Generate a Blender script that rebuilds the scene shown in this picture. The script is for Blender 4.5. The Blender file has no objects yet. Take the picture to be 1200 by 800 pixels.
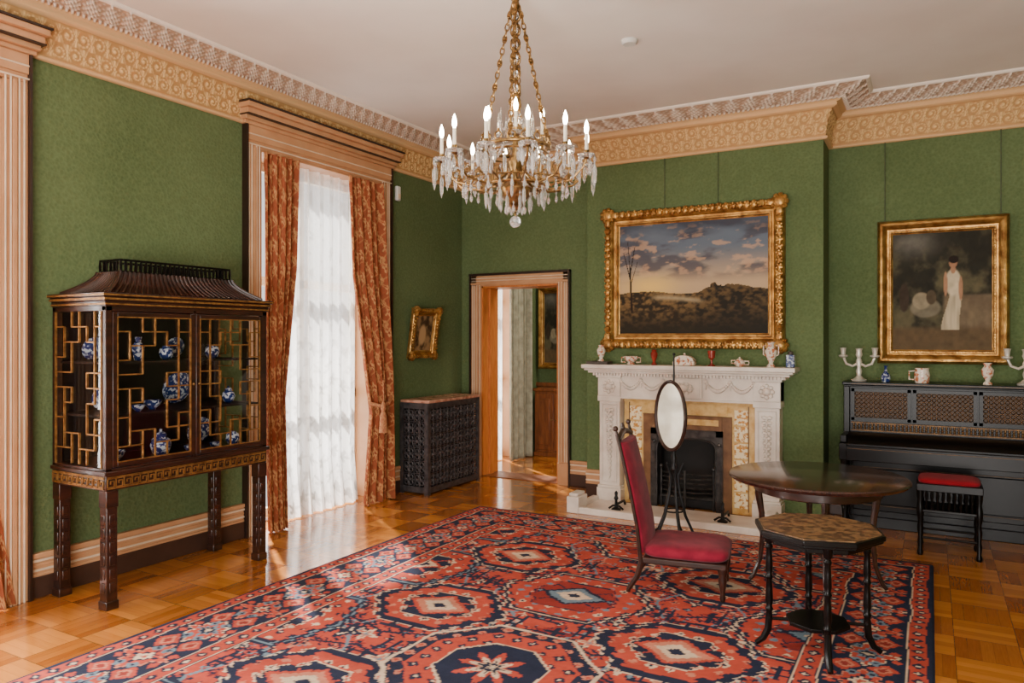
import bpy, bmesh, math, random
import numpy as np
from mathutils import Vector, Matrix
R=math.radians; PI=math.pi
C=bpy.context.scene.collection
random.seed(4)
# ---------------------------------------------------------------- helpers
def sr(r,g,b):
    f=lambda c:(c/255/12.92 if c/255<=.04045 else ((c/255+.055)/1.055)**2.4)
    return (f(r),f(g),f(b),1)
def s3(*c): return np.array(sr(*c)[:3])
class MB:
    def __init__(s,M=None): s.v=[];s.f=[];s.M=M or Matrix.Identity(4)
    def add(s,vs,fs):
        o=len(s.v); s.v+=[tuple(s.M@Vector(p)) for p in vs]; s.f+=[tuple(i+o for i in f) for f in fs]; return s
    def box(s,x0,x1,y0,y1,z0,z1):
        vs=[(x,y,z) for x in(x0,x1) for y in(y0,y1) for z in(z0,z1)]
        return s.add(vs,[(0,1,3,2),(4,6,7,5),(0,4,5,1),(2,3,7,6),(0,2,6,4),(1,5,7,3)])
    def bar(s,p,q,w,d):
        p=Vector(p);q=Vector(q);t=(q-p).normalized();y=Vector((0,1,0));n=t.cross(y)
        if n.length<1e-4: n=Vector((1,0,0)); y=t.cross(n)
        n.normalize();vs=[]
        for c in(p,q):
            for a,b in((-1,-1),(1,-1),(1,1),(-1,1)): vs.append(c+n*a*w/2+y*b*d/2)
        return s.add(vs,[(0,1,2,3),(4,7,6,5),(0,4,5,1),(1,5,6,2),(2,6,7,3),(3,7,4,0)])
    def tube(s,pts,r,n=8,closed=False):
        P=[Vector(p) for p in pts];m=len(P);rs=r if isinstance(r,(list,tuple)) else [r]*m
        vs=[];u=None
        for i in range(m):
            if closed: t=(P[(i+1)%m]-P[i-1]).normalized()
            else: t=(P[min(i+1,m-1)]-P[max(i-1,0)]).normalized()
            if u is None: u=t.orthogonal().normalized()
            else:
                u=(u-t*u.dot(t)); u=u.normalized() if u.length>1e-6 else t.orthogonal().normalized()
            w=t.cross(u)
            for k in range(n):
                a=2*PI*k/n; vs.append(P[i]+(u*math.cos(a)+w*math.sin(a))*rs[i])
        fs=[]
        for i in range(m if closed else m-1):
            j=(i+1)%m
            for k in range(n):
                l=(k+1)%n; fs.append((i*n+k,i*n+l,j*n+l,j*n+k))
        if not closed: fs.append(tuple(range(n))[::-1]); fs.append(tuple((m-1)*n+k for k in range(n)))
        return s.add(vs,fs)
    def ring(s,c,rad,r,M=None,n=14,k=6,sx=1):
        M=M or Matrix.Identity(3); c=Vector(c)
        return s.tube([c+M@Vector((sx*rad*math.cos(2*PI*i/n),rad*math.sin(2*PI*i/n),0)) for i in range(n)],r,k,True)
    def lathe(s,prof,c=(0,0,0),n=20):
        c=Vector(c);vs=[];m=len(prof)
        for (r,z) in prof:
            for k in range(n):
                a=2*PI*k/n; vs.append(c+Vector((max(r,.0003)*math.cos(a),max(r,.0003)*math.sin(a),z)))
        fs=[(i*n+k,i*n+(k+1)%n,(i+1)*n+(k+1)%n,(i+1)*n+k) for i in range(m-1) for k in range(n)]
        fs.append(tuple(range(n))[::-1]); fs.append(tuple((m-1)*n+k for k in range(n)))
        return s.add(vs,fs)
    def ball(s,c,rx,ry=None,rz=None,n=10):
        ry=ry or rx; rz=rz or rx; vs=[];m=n//2+1
        for i in range(m):
            t=PI*i/(m-1)
            for k in range(n):
                a=2*PI*k/n; rr=max(math.sin(t),.002)
                vs.append((c[0]+rx*rr*math.cos(a),c[1]+ry*rr*math.sin(a),c[2]-rz*math.cos(t)))
        fs=[(i*n+k,i*n+(k+1)%n,(i+1)*n+(k+1)%n,(i+1)*n+k) for i in range(m-1) for k in range(n)]
        fs.append(tuple(range(n))[::-1]); fs.append(tuple((m-1)*n+k for k in range(n)))
        return s.add(vs,fs)
    def prism(s,poly,z0,z1):
        n=len(poly); vs=[(x,y,z0) for x,y in poly]+[(x,y,z1) for x,y in poly]
        fs=[tuple(range(n))[::-1],tuple(range(n,2*n))]+[(k,(k+1)%n,n+(k+1)%n,n+k) for k in range(n)]
        return s.add(vs,fs)
    def cushion(s,x0,x1,y0,y1,z0,z1,n=14,e=.35):
        cx,cy,cz=(x0+x1)/2,(y0+y1)/2,(z0+z1)/2;hx,hy,hz=(x1-x0)/2,(y1-y0)/2,(z1-z0)/2
        vs=[];m=n+1;N=2*n*2
        sg=lambda c,p:math.copysign(abs(c)**p,c)
        for i in range(m):
            t=-PI/2+PI*i/n
            for k in range(N):
                a=2*PI*k/N
                vs.append((cx+hx*sg(math.cos(t),.45)*sg(math.cos(a),e),cy+hy*sg(math.cos(t),.45)*sg(math.sin(a),e),cz+hz*sg(math.sin(t),.8)))
        fs=[(i*N+k,i*N+(k+1)%N,(i+1)*N+(k+1)%N,(i+1)*N+k) for i in range(m-1) for k in range(N)]
        return s.add(vs,fs)
    def build(s,name,m,parent=None,bev=0,ang=38,loc=None,rotz=0):
        me=bpy.data.meshes.new(name); me.from_pydata(s.v,[],s.f)
        bm=bmesh.new();bm.from_mesh(me);bmesh.ops.recalc_face_normals(bm,faces=bm.faces);bm.to_mesh(me);bm.free()
        me.polygons.foreach_set('use_smooth',[True]*len(me.polygons)); me.set_sharp_from_angle(angle=R(ang))
        me.materials.append(m); o=bpy.data.objects.new(name,me); C.objects.link(o)
        if parent: o.parent=parent
        if loc: o.location=loc
        o.rotation_euler.z=rotz
        if bev:
            b=o.modifiers.new('bevel','BEVEL'); b.width=bev; b.segments=2; b.limit_method='ANGLE'
        return o
def tag(o,label=None,cat=None,group=None,kind=None):
    if label: o['label']=label
    if cat: o['category']=cat
    if group: o['group']=group
    if kind: o['kind']=kind
    return o
def thing(name,label,cat,loc=(0,0,0),rotz=0,group=None,kind=None):
    o=bpy.data.objects.new(name,None); C.objects.link(o); o.location=loc; o.rotation_euler.z=rotz; o.empty_display_size=.1
    return tag(o,label,cat,group,kind)
def dup(o,parent=None,loc=None,rotz=None,label=None):
    c=o.copy(); C.objects.link(c)
    if parent: c.parent=parent
    if loc is not None: c.location=loc
    if rotz is not None: c.rotation_euler.z=rotz
    if label: c['label']=label
    for ch in list(o.children): dup(ch,c)
    return c
def struct(mb,name,m,label=None,parent=None,**k):
    o=mb.build(name,m,parent,**k)
    if not parent: tag(o,label or name.replace('_',' '),'room part' ,kind='structure')
    return o
def vnoise(x,y,seed=0):
    xi=np.floor(x).astype(np.int64);yi=np.floor(y).astype(np.int64);xf=x-xi;yf=y-yi
    xf=xf*xf*(3-2*xf);yf=yf*yf*(3-2*yf)
    def h(i,j):
        n=(i*374761393+j*668265263+seed*982451653)&0x7fffffff
        n=((n^(n>>13))*1274126177)&0x7fffffff
        return ((n^(n>>16))&0xffff)/65535.
    return (h(xi,yi)*(1-xf)+h(xi+1,yi)*xf)*(1-yf)+(h(xi,yi+1)*(1-xf)+h(xi+1,yi+1)*xf)*yf
def fbm(x,y,o=4,seed=0):
    t=0;a=.5
    for k in range(o): t=t+a*vnoise(x*2**k,y*2**k,seed+k); a*=.5
    return t/(1-.5**o)
def grid_obj(name,P,col,m,parent=None):
    ny,nx=P.shape[:2]; me=bpy.data.meshes.new(name); idx=np.arange(ny*nx).reshape(ny,nx)
    q=np.stack([idx[:-1,:-1],idx[:-1,1:],idx[1:,1:],idx[1:,:-1]],-1).reshape(-1,4)
    me.vertices.add(ny*nx); me.vertices.foreach_set('co',P.astype(np.float32).ravel())
    me.loops.add(q.size); me.loops.foreach_set('vertex_index',q.ravel().astype(np.int32))
    me.polygons.add(len(q)); me.polygons.foreach_set('loop_start',np.arange(0,q.size,4,dtype=np.int32))
    me.update(calc_edges=True)
    me.polygons.foreach_set('use_smooth',np.ones(len(q),dtype=bool))
    if col is not None:
        ca=me.color_attributes.new('Col','FLOAT_COLOR','POINT')
        if col.shape[-1]==3: col=np.concatenate([col,np.ones((ny,nx,1))],-1)
        ca.data.foreach_set('color',col.astype(np.float32).ravel())
    me.validate(); me.materials.append(m)
    o=bpy.data.objects.new(name,me); C.objects.link(o)
    if parent: o.parent=parent
    return o
# ---------------------------------------------------------------- materials
def base(name):
    m=bpy.data.materials.new(name); m.use_nodes=True; nt=m.node_tree
    return m,nt,nt.nodes['Principled BSDF'],lambda t:nt.nodes.new(t),nt.links.new
def mat(name,col,rough=.5,metal=0,col2=None,scale=8,bump=0,bscale=60,btex='noise',stretch=(1,1,1),coat=0,sheen=0,lo=.35,hi=.65,detail=4,ctex='noise',spec=.5):
    m,nt,b,N,L=base(name)
    tc=N('ShaderNodeTexCoord');mp=N('ShaderNodeMapping');mp.inputs['Scale'].default_value=stretch;L(tc.outputs['Object'],mp.inputs[0])
    b.inputs['Roughness'].default_value=rough;b.inputs['Metallic'].default_value=metal;b.inputs['Specular IOR Level'].default_value=spec
    b.inputs['Coat Weight'].default_value=coat;b.inputs['Coat Roughness'].default_value=.1;b.inputs['Sheen Weight'].default_value=sheen
    if col2 is None: col2=tuple(c*.8 for c in col[:3])+(1,)
    if ctex=='noise':
        t=N('ShaderNodeTexNoise');t.inputs['Scale'].default_value=scale;t.inputs['Detail'].default_value=detail;fo=t.outputs['Fac']
    else:
        t=N('ShaderNodeTexVoronoi');t.inputs['Scale'].default_value=scale;fo=t.outputs['Distance']
    L(mp.outputs[0],t.inputs['Vector'])
    r=N('ShaderNodeValToRGB');r.color_ramp.elements[0].position=lo;r.color_ramp.elements[1].position=hi
    r.color_ramp.elements[0].color=col;r.color_ramp.elements[1].color=col2
    L(fo,r.inputs[0]);L(r.outputs[0],b.inputs['Base Color'])
    if bump:
        if btex=='noise': t2=N('ShaderNodeTexNoise');o2=t2.outputs['Fac']
        else: t2=N('ShaderNodeTexVoronoi');o2=t2.outputs['Distance']
        t2.inputs['Scale'].default_value=bscale;L(mp.outputs[0],t2.inputs['Vector'])
        bp=N('ShaderNodeBump');bp.inputs['Strength'].default_value=bump;bp.inputs['Distance'].default_value=.01
        L(o2,bp.inputs['Height']);L(bp.outputs[0],b.inputs['Normal'])
    return m
def vcmat(name,rough=.6,metal=0,bump=0,bscale=200,coat=0,spec=.5):
    m,nt,b,N,L=base(name)
    a=N('ShaderNodeVertexColor');a.layer_name='Col';L(a.outputs[0],b.inputs['Base Color'])
    b.inputs['Roughness'].default_value=rough;b.inputs['Metallic'].default_value=metal;b.inputs['Coat Weight'].default_value=coat;b.inputs['Specular IOR Level'].default_value=spec
    if bump:
        t2=N('ShaderNodeTexNoise');t2.inputs['Scale'].default_value=bscale
        tc=N('ShaderNodeTexCoord');L(tc.outputs['Object'],t2.inputs['Vector'])
        bp=N('ShaderNodeBump');bp.inputs['Strength'].default_value=bump;bp.inputs['Distance'].default_value=.01
        L(t2.outputs['Fac'],bp.inputs['Height']);L(bp.outputs[0],b.inputs['Normal'])
    return m
def glassmat(name,g=.03):
    m,nt,b,N,L=base(name)
    t=N('ShaderNodeBsdfTransparent');gl=N('ShaderNodeBsdfGlossy');gl.inputs['Roughness'].default_value=.03
    mx=N('ShaderNodeMixShader');mx.inputs[0].default_value=g
    L(t.outputs[0],mx.inputs[1]);L(gl.outputs[0],mx.inputs[2]);L(mx.outputs[0],nt.nodes['Material Output'].inputs[0]);return m
def sheermat(name,col):
    # thin lace: weave openness is stored in the colour attribute's alpha
    m,nt,b,N,L=base(name)
    t=N('ShaderNodeBsdfTransparent');d=N('ShaderNodeBsdfDiffuse');l=N('ShaderNodeBsdfTranslucent')
    d.inputs[0].default_value=col
    a_=N('ShaderNodeVertexColor');a_.layer_name='Col';L(a_.outputs[0],l.inputs[0])
    a=N('ShaderNodeMixShader');a.inputs[0].default_value=.62;L(d.outputs[0],a.inputs[1]);L(l.outputs[0],a.inputs[2])
    x=N('ShaderNodeMixShader');L(a_.outputs[1],x.inputs[0]);L(a.outputs[0],x.inputs[1]);L(t.outputs[0],x.inputs[2])
    L(x.outputs[0],nt.nodes['Material Output'].inputs[0]);return m
def emit(name,col,s):
    m,nt,b,N,L=base(name);b.inputs['Base Color'].default_value=col;b.inputs['Emission Color'].default_value=col;b.inputs['Emission Strength'].default_value=s;return m
def crystal(name):
    m,nt,b,N,L=base(name)
    b.inputs['Base Color'].default_value=(1,.99,.97,1);b.inputs['Roughness'].default_value=.02;b.inputs['IOR'].default_value=1.6;b.inputs['Transmission Weight'].default_value=.84;return m
def parquet():
    m,nt,b,N,L=base('parquet')
    def ma(op,a,c=None):
        n=N('ShaderNodeMath');n.operation=op
        for i,v in enumerate((a,c)):
            if v is None: continue
            if isinstance(v,(int,float)): n.inputs[i].default_value=v
            else: L(v,n.inputs[i])
        return n.outputs[0]
    tc=N('ShaderNodeTexCoord');sp=N('ShaderNodeSeparateXYZ');L(tc.outputs['Object'],sp.inputs[0])
    S=.29
    x=ma('DIVIDE',sp.outputs[0],S);y=ma('DIVIDE',sp.outputs[1],S)
    fx=ma('FLOOR',x);fy=ma('FLOOR',y)
    ck=ma('FLOORED_MODULO',ma('ADD',fx,fy),2)
    def mixf(f,a,c): return ma('ADD',ma('MULTIPLY',a,ma('SUBTRACT',1,f)),ma('MULTIPLY',c,f))
    p=mixf(ck,x,y);q=mixf(ck,y,x)
    p5=ma('MULTIPLY',p,5)
    cv=N('ShaderNodeCombineXYZ');L(ma('FLOOR',p5),cv.inputs[0]);L(ma('FLOOR',q),cv.inputs[1]);L(ck,cv.inputs[2])
    wn=N('ShaderNodeTexWhiteNoise');L(cv.outputs[0],wn.inputs['Vector'])
    gv=N('ShaderNodeCombineXYZ');L(ma('MULTIPLY',p,26),gv.inputs[0]);L(ma('MULTIPLY',q,2),gv.inputs[1]);L(wn.outputs['Value'],gv.inputs[2])
    gn=N('ShaderNodeTexNoise');gn.inputs['Scale'].default_value=1.5;L(gv.outputs[0],gn.inputs['Vector'])
    f=ma('ADD',ma('ADD',ma('MULTIPLY',wn.outputs['Value'],.35),ma('MULTIPLY',ck,.35)),ma('MULTIPLY',gn.outputs['Fac'],.3))
    r=N('ShaderNodeValToRGB');e=r.color_ramp.elements;e[0].position=.1;e[0].color=sr(140,74,22);e[1].position=1;e[1].color=sr(212,138,58)
    L(f,r.inputs[0])
    def edge(v,w):
        fr=ma('FRACT',v); return ma('LESS_THAN',ma('MINIMUM',fr,ma('SUBTRACT',1,fr)),w)
    ln=ma('MAXIMUM',ma('MULTIPLY',edge(p5,.025),.3),ma('MULTIPLY',ma('MAXIMUM',edge(x,.008),edge(y,.008)),.55))
    mx=N('ShaderNodeMix');mx.data_type='RGBA';L(ln,mx.inputs[0]);L(r.outputs[0],mx.inputs[6]);mx.inputs[7].default_value=sr(84,44,18)
    L(mx.outputs[2],b.inputs['Base Color']);b.inputs['Roughness'].default_value=.18;b.inputs['Coat Weight'].default_value=.5;b.inputs['Coat Roughness'].default_value=.1
    return m
def damask(name,c1,c2):
    m,nt,b,N,L=base(name)
    tc=N('ShaderNodeTexCoord')
    n1=N('ShaderNodeTexNoise');n1.inputs['Scale'].default_value=1.2;n1.inputs['Detail'].default_value=3;L(tc.outputs['Object'],n1.inputs['Vector'])
    n2=N('ShaderNodeTexNoise');n2.inputs['Scale'].default_value=55;n2.inputs['Detail'].default_value=6;L(tc.outputs['Object'],n2.inputs['Vector'])
    v=N('ShaderNodeTexVoronoi');v.inputs['Scale'].default_value=46;L(tc.outputs['Object'],v.inputs['Vector'])
    def ma(op,a,c):
        n=N('ShaderNodeMath');n.operation=op
        for i,q in enumerate((a,c)):
            if isinstance(q,(int,float)): n.inputs[i].default_value=q
            else: L(q,n.inputs[i])
        return n.outputs[0]
    f=ma('ADD',ma('ADD',ma('MULTIPLY',n1.outputs['Fac'],.5),ma('MULTIPLY',n2.outputs['Fac'],.3)),ma('MULTIPLY',v.outputs['Distance'],.25))
    r=N('ShaderNodeValToRGB');e=r.color_ramp.elements;e[0].position=.3;e[0].color=c1;e[1].position=.75;e[1].color=c2
    L(f,r.inputs[0]);L(r.outputs[0],b.inputs['Base Color']);b.inputs['Roughness'].default_value=.9;b.inputs['Specular IOR Level'].default_value=.25
    bp=N('ShaderNodeBump');bp.inputs['Strength'].default_value=.4;bp.inputs['Distance'].default_value=.008
    L(ma('ADD',n2.outputs['Fac'],v.outputs['Distance']),bp.inputs['Height']);L(bp.outputs[0],b.inputs['Normal'])
    return m
M={}
M['green']=damask('green_wallcloth',sr(78,94,56),sr(102,118,78))
M['ceil']=mat('ceiling_plaster',sr(238,230,221),.9,col2=sr(230,221,212),scale=1.5)
M['peach']=mat('peach_paint',sr(200,150,108),.5,col2=sr(190,138,96),scale=6)
M['cream']=mat('cream_paint',sr(232,208,178),.5)
M['dkline']=mat('dark_brown_paint',sr(46,28,20),.4)
M['plinth']=mat('dark_skirting',sr(70,45,34),.45)
M['relief']=vcmat('plaster_relief',.7)
M['parq']=parquet()
M['ebony']=mat('ebonised_wood',sr(15,11,10),.3,col2=sr(10,7,6),scale=20,spec=.18)
M['mahog']=mat('dark_mahogany',sr(58,29,18),.32,col2=sr(34,17,11),scale=6,stretch=(1,1,6),coat=.15)
M['darkin']=mat('dark_cabinet_lining',sr(34,22,17),.7,spec=.15)
M['wood']=mat('warm_wood',sr(206,126,60),.4,col2=sr(184,104,44),scale=6,stretch=(6,6,1))
M['wain']=mat('oak_panelling',sr(140,82,44),.4,col2=sr(108,60,30),scale=5,stretch=(6,6,1))
M['gilt']=mat('gilt_trim',sr(170,124,66),.45,.6,col2=sr(118,80,38),scale=30)
M['dgilt']=mat('dull_gilt_line',sr(112,80,44),.5,.4,col2=sr(76,52,28),scale=30)
M['gold']=mat('gilt_frame',sr(200,154,84),.34,.75,col2=sr(134,90,42),scale=12,bump=.35,bscale=60)
M['brass']=mat('antique_brass',sr(166,130,80),.32,.85,col2=sr(104,78,44),scale=40)
M['marble']=mat('white_marble',sr(230,218,205),.35,col2=sr(212,196,182),scale=7,detail=8)
M['tile']=mat('ochre_marble_tile',sr(222,188,122),.3,col2=sr(198,152,78),scale=18,detail=8)
M['tile2']=mat('painted_flower_tile',sr(240,224,184),.25,col2=sr(196,136,60),scale=38,lo=.5,hi=.58)
M['brown']=mat('copper_brown_slip',sr(128,92,60),.35,.2,col2=sr(98,66,40),scale=10)
M['iron']=mat('black_iron',sr(26,25,26),.45,.4)
M['steel']=mat('dark_burnished_steel',sr(74,70,68),.38,.6,col2=sr(44,42,41),scale=20)
M['soot']=mat('soot_brick',sr(46,42,40),.9)
M['grille']=mat('pewter_iron',sr(84,79,80),.42,.35,col2=sr(56,52,54),scale=20)
M['redmarble']=mat('brown_red_marble',sr(206,156,132),.25,col2=sr(160,106,84),scale=16,detail=8)
M['velvet']=mat('crimson_velvet',sr(136,28,50),.85,col2=sr(110,18,38),scale=12,sheen=.1,spec=.15)
M['redseat']=mat('scarlet_seat_cloth',sr(138,16,30),.85,sheen=.05,spec=.15)
M['tabletop']=mat('polished_mahogany_top',sr(62,36,28),.2,col2=sr(42,23,18),scale=5,stretch=(8,1,1),coat=.35)
M['octtop']=mat('mottled_brown_marble',sr(134,100,66),.4,col2=sr(78,54,38),scale=26,detail=8,lo=.42,hi=.58,spec=.3)
M['carpet']=vcmat('wool_pile',.95,bump=.35,bscale=260,spec=.15)
M['paint']=vcmat('oil_paint',.7,bump=.1,bscale=60,spec=.2)
M['glass']=glassmat('thin_glass',.025)
M['sheer']=sheermat('sheer_lace',(.93,.9,.84,1))
M['crystal']=crystal('cut_crystal')
M['candle']=mat('ivory_candle',sr(244,234,214),.5)
M['flame']=emit('candle_bulb',(1,.85,.62,1),55)
M['white']=mat('white_plastic',sr(225,222,215),.5)
M['blue']=mat('blue_white_porcelain',sr(190,196,206),.18,col2=sr(30,46,100),scale=42,lo=.43,hi=.5)
M['china']=mat('cream_china',sr(228,216,198),.2,col2=sr(190,112,72),scale=36,lo=.5,hi=.6)
M['ruby']=mat('red_glaze',sr(150,52,36),.2,col2=sr(120,34,26),scale=20)
M['silver']=mat('silver_plate',sr(222,214,200),.3,.35)
M['mirror']=mat('aged_mirror_glass',sr(206,198,182),.1,.9,col2=sr(186,176,158),scale=9,detail=4)
M['brocade']=vcmat('rust_gold_damask',.8,bump=.3,bscale=180,spec=.15)
M['cord']=mat('rust_cord',sr(150,84,54),.8,col2=sr(186,136,90),scale=60)
M['grey']=mat('grey_green_drape',sr(166,162,140),.8,col2=sr(138,134,114),scale=12)
M['wire']=mat('dull_wire',sr(70,80,52),.5)
M['fretcloth']=mat('tan_fret_cloth',sr(150,104,60),.8)
M['book']=mat('dark_leather',sr(70,60,50),.6)
# ---------------------------------------------------------------- room
CX=4.82; YB=7.35; YF=6.95; HC=3.70; BX0,BX1=1.78,4.01
W1=5.06; W2=1.58; HW=.77
struct(MB().box(-.4,7.2,-2.5,9.5,-.1,0),'floor',M['parq'],'polished parquet floor of alternating wood squares')
struct(MB().box(-.4,7.2,-2.5,9.5,HC,HC+.1),'ceiling',M['ceil'],'pale pinkish plaster ceiling')
wl=MB()
ops=[(W2-HW,W2+HW,3.15),(W1-HW,W1+HW,3.15),(7.95,8.75,2.9)]
y=-2.5
for a,b_,t in ops:
    wl.box(-.4,0,y,a,0,HC); wl.box(-.4,0,a,b_,t,HC); y=b_
wl.box(-.4,0,y,9.5,0,HC)
struct(wl,'wall_left',M['green'],'green textured wall with tall windows')
struct(MB().box(7.2,7.35,-2.5,7.67,0,HC),'wall_right',M['green'],'green wall on the right, outside the photo')
struct(MB().box(0,.28,YB,YB+.32,0,HC).box(.28,1.27,YB,YB+.32,2.2,HC).box(1.27,7.2,YB,YB+.32,0,HC),'wall_back',M['green'],'green wall with the open doorway')
struct(MB().box(BX0,2.46,YF,YB,0,HC).box(3.2,BX1,YF,YB,0,HC).box(2.46,3.2,YF,YB,.84,HC),'wall_chimney',M['green'],'projecting green chimney breast')
struct(MB().box(0,4,9.3,9.45,0,HC),'wall_far',M['green'],'green wall of the room beyond the doorway')
wm=MB().box(0,4,9.27,9.3,0,.95).box(0,4,9.24,9.3,.93,.98).box(0,4,9.25,9.3,0,.16)
for k in range(6): wm.box(.1+k*.6,.55+k*.6,9.255,9.28,.24,.84)
struct(wm,'trim_9',M['wain'],'wooden wainscot panelling in the room beyond')
def cornice(name,A,B,n,ca,cb,s0):
    A=Vector(A);B=Vector(B);L=(B-A).length;d=(B-A)/L;n=Vector(n)
    rows=[(.0,3.325,0,0),(.03,3.325,0,0),(.04,3.34,0,0),(.03,3.352,0,0),(.02,3.355,0,0)]
    for v in np.linspace(0,1,38): rows.append((.02+.06*v*v,3.36+.21*v,1,v))
    rows+=[(.09,3.572,0,0),(.115,3.58,0,0),(.125,3.595,0,0),(.115,3.607,0,0),(.15,3.61,0,0),(.155,3.625,0,0)]
    for v in np.linspace(0,1,30): rows.append((.165+.19*v,3.63+.05*v**1.5,2,v))
    rows+=[(.36,3.68,3,0),(.385,3.682,3,0),(.39,3.7,3,0)]
    nx=max(3,int(L/.0060)); t=np.linspace(0,1,nx)
    ny=len(rows);P=np.zeros((ny,nx,3));Cc=np.zeros((ny,nx,3))
    s=s0+t*L
    for j,(o,z,band,v) in enumerate(rows):
        h=np.zeros(nx);c=np.tile(s3(216,172,122),(nx,1))
        if band==1:
            # two staggered tiers of small scrolls with leaf sprays between
            PP=.105;tier=0 if v<.5 else 1;vl=(v*2)%1 if v<1 else 1
            k=np.floor(s/PP+.5*tier);lx=(s-(k+.5-.5*tier)*PP);ly=(vl-.5)*.105
            sg=np.where(k%2==0,1,-1)
            r=np.hypot(lx,ly);th=np.arctan2(ly*sg,lx)
            sp=np.cos(th-r*210)*np.clip((.047-r)/.008,0,1)*(.6+.4*np.cos(th*9+r*120))
            ro=np.clip((.013-r)/.005,0,1)
            lx2=np.minimum(np.abs(lx-PP/2),np.abs(lx+PP/2))
            lf=np.abs(np.cos(np.arctan2(lx2,np.abs(ly))*6))*np.clip((lx2*-1+.03)/.02,0,1)*.8
            h=np.maximum(np.maximum(sp,ro),lf*(r>.045));h=np.clip(h,-.2,1)
            h*=min(1,v*12,(1-v)*12)
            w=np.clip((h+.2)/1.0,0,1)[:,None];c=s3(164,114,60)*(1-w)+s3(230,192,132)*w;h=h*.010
        elif band==2:
            PP=.13;u=((s/PP)%1-.5)*2
            leaf=np.clip(1-np.abs(u)/(.2+.75*math.sin(PI*min(v*1.05,1))),0,1)**.5*np.abs(np.cos(u*8+v*10))
            dn=(np.abs(((s/.036)%1)-.5)<.3)*(v<.14)
            h=np.where(v<.14,dn*1.0,leaf+.35*np.cos(s*120)*np.cos(v*30))
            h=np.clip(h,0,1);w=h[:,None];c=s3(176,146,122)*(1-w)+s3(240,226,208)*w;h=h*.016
        elif band==3: c=np.tile(s3(240,226,210),(nx,1))
        no,nz=(1,0) if band<2 else (.35,-.94)
        o2=o+h*no;z2=z+h*nz
        q=ca*o2+t*(L-(ca+cb)*o2)
        P[j,:,0]=A.x+d.x*q+n.x*o2;P[j,:,1]=A.y+d.y*q+n.y*o2;P[j,:,2]=z2;Cc[j]=c
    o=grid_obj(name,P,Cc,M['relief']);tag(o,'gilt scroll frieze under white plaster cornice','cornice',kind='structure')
segs=[((0,-2.5),(0,YB),(1,0),0,1),((0,YB),(BX0,YB),(0,-1),1,1),((BX0,YB),(BX0,YF),(-1,0),1,-1),((BX0,YF),(BX1,YF),(0,-1),-1,-1),((BX1,YF),(BX1,YB),(1,0),-1,1),((BX1,YB),(7.2,YB),(0,-1),1,0)]
s0=0
for i,(a,b_,n,ca,cb) in enumerate(segs):
    cornice('trim_%d'%(i+1),(*a,0),(*b_,0),(*n,0),ca,cb,s0); s0+=math.dist(a,b_)
def basebd(name,x0,x1,loc,rz):
    r=thing(name,'two-tone skirting board','baseboard',loc,rz,kind='structure')
    MB().box(x0,x1,-.035,0,0,.13).build('plinth',M['plinth'],r,.004)
    MB().box(x0,x1,-.026,0,.13,.255).box(x0,x1,-.04,0,.245,.275).box(x0,x1,-.034,0,.13,.15).box(x0,x1,-.031,0,.19,.205).build('moulding',M['peach'],r,.004)
    MB().box(x0,x1,-.032,0,.163,.176).box(x0,x1,-.036,0,.222,.236).build('bead',M['cream'],r)
basebd('baseboard_left',2.51,4.13,(0,0,0),R(90))
basebd('baseboard_corner',5.99,7.35,(0,0,0),R(90))
basebd('baseboard_back',1.40,BX0,(0,YB,0),0)
basebd('baseboard_chimney',BX0,1.98,(0,YF,0),0)
basebd('baseboard_right',BX1,7.2,(0,YB,0),0)
def window(name,yc,top=3.15,hw=HW,grand=True):
    r=thing(name,'tall window with peach moulded casing and projecting head','window',(0,yc,0),R(90),kind='structure')
    w=.14 if grand else .1
    c=MB()
    for s in(-1,1):
        def bx(a,b,o,z0=0,z1=top+.0): c.box(min(s*a,s*b),max(s*a,s*b),-o,0,z0,z1)
        bx(hw,hw+.05,.03);bx(hw+.05,hw+.075,.05);bx(hw+.075,hw+w,.036)
        c.box(min(s*hw,s*(hw-.02)),max(s*hw,s*(hw-.02)),-.03,.36,0,top)
    c.box(-hw,hw,-.03,.36,top-.02,top).box(-hw-w,hw+w,-.036,0,top,top+.06).box(-hw-w,hw+w,-.05,0,top+.05,top+.17)
    c.build('casing',M['peach'],r,.003)
    e=MB();b=MB()
    for s in(-1,1):
        e.box(min(s*(hw+w),s*(hw+w+.016)),max(s*(hw+w),s*(hw+w+.016)),-.06,0,0,top+.17)
        for x_ in(hw+.012,hw+.042,hw+.09,hw+.118): b.tube([(s*x_,-.04,.0),(s*x_,-.04,top+.02)],.0055,6)
    for z in(.02,.1): b.tube([(-hw-w,-.05,top+z),(hw+w,-.05,top+z)],.006,6)
    e.build('casing_edge',M['dkline'],r);b.build('bead',M['cream'],r)
    if grand:
        h=MB()
        for (x_,o,z0,z1) in((.95,.065,.17,.2),(.96,.09,.2,.235),(.97,.12,.235,.285),(.985,.15,.285,.325)): h.box(-x_,x_,-o,0,top+z0,top+z1)
        h.build('head_cornice',M['peach'],r,.005)
        MB().box(-.995,.995,-.16,0,top+.325,top+.338).box(-.973,.973,-.126,0,top+.232,top+.24).build('head_edge',M['dkline'],r)
    f=MB()
    for x_ in(-hw+.03,0,hw-.03): f.box(x_-.03,x_+.03,.28,.33,.0,top-.02)
    for z in(.06,1.05,2.1,top-.05): f.box(-hw+.02,hw-.02,.28,.33,z-.04,z+.04)
    f.build('sash',M['cream'],r)
    MB().box(-hw+.03,hw-.03,.303,.307,.05,top-.05).build('pane',M['glass'],r)
window('window_1',W1);window('window_2',W2);window('window_3',8.35,2.9,.4,False)
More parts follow.
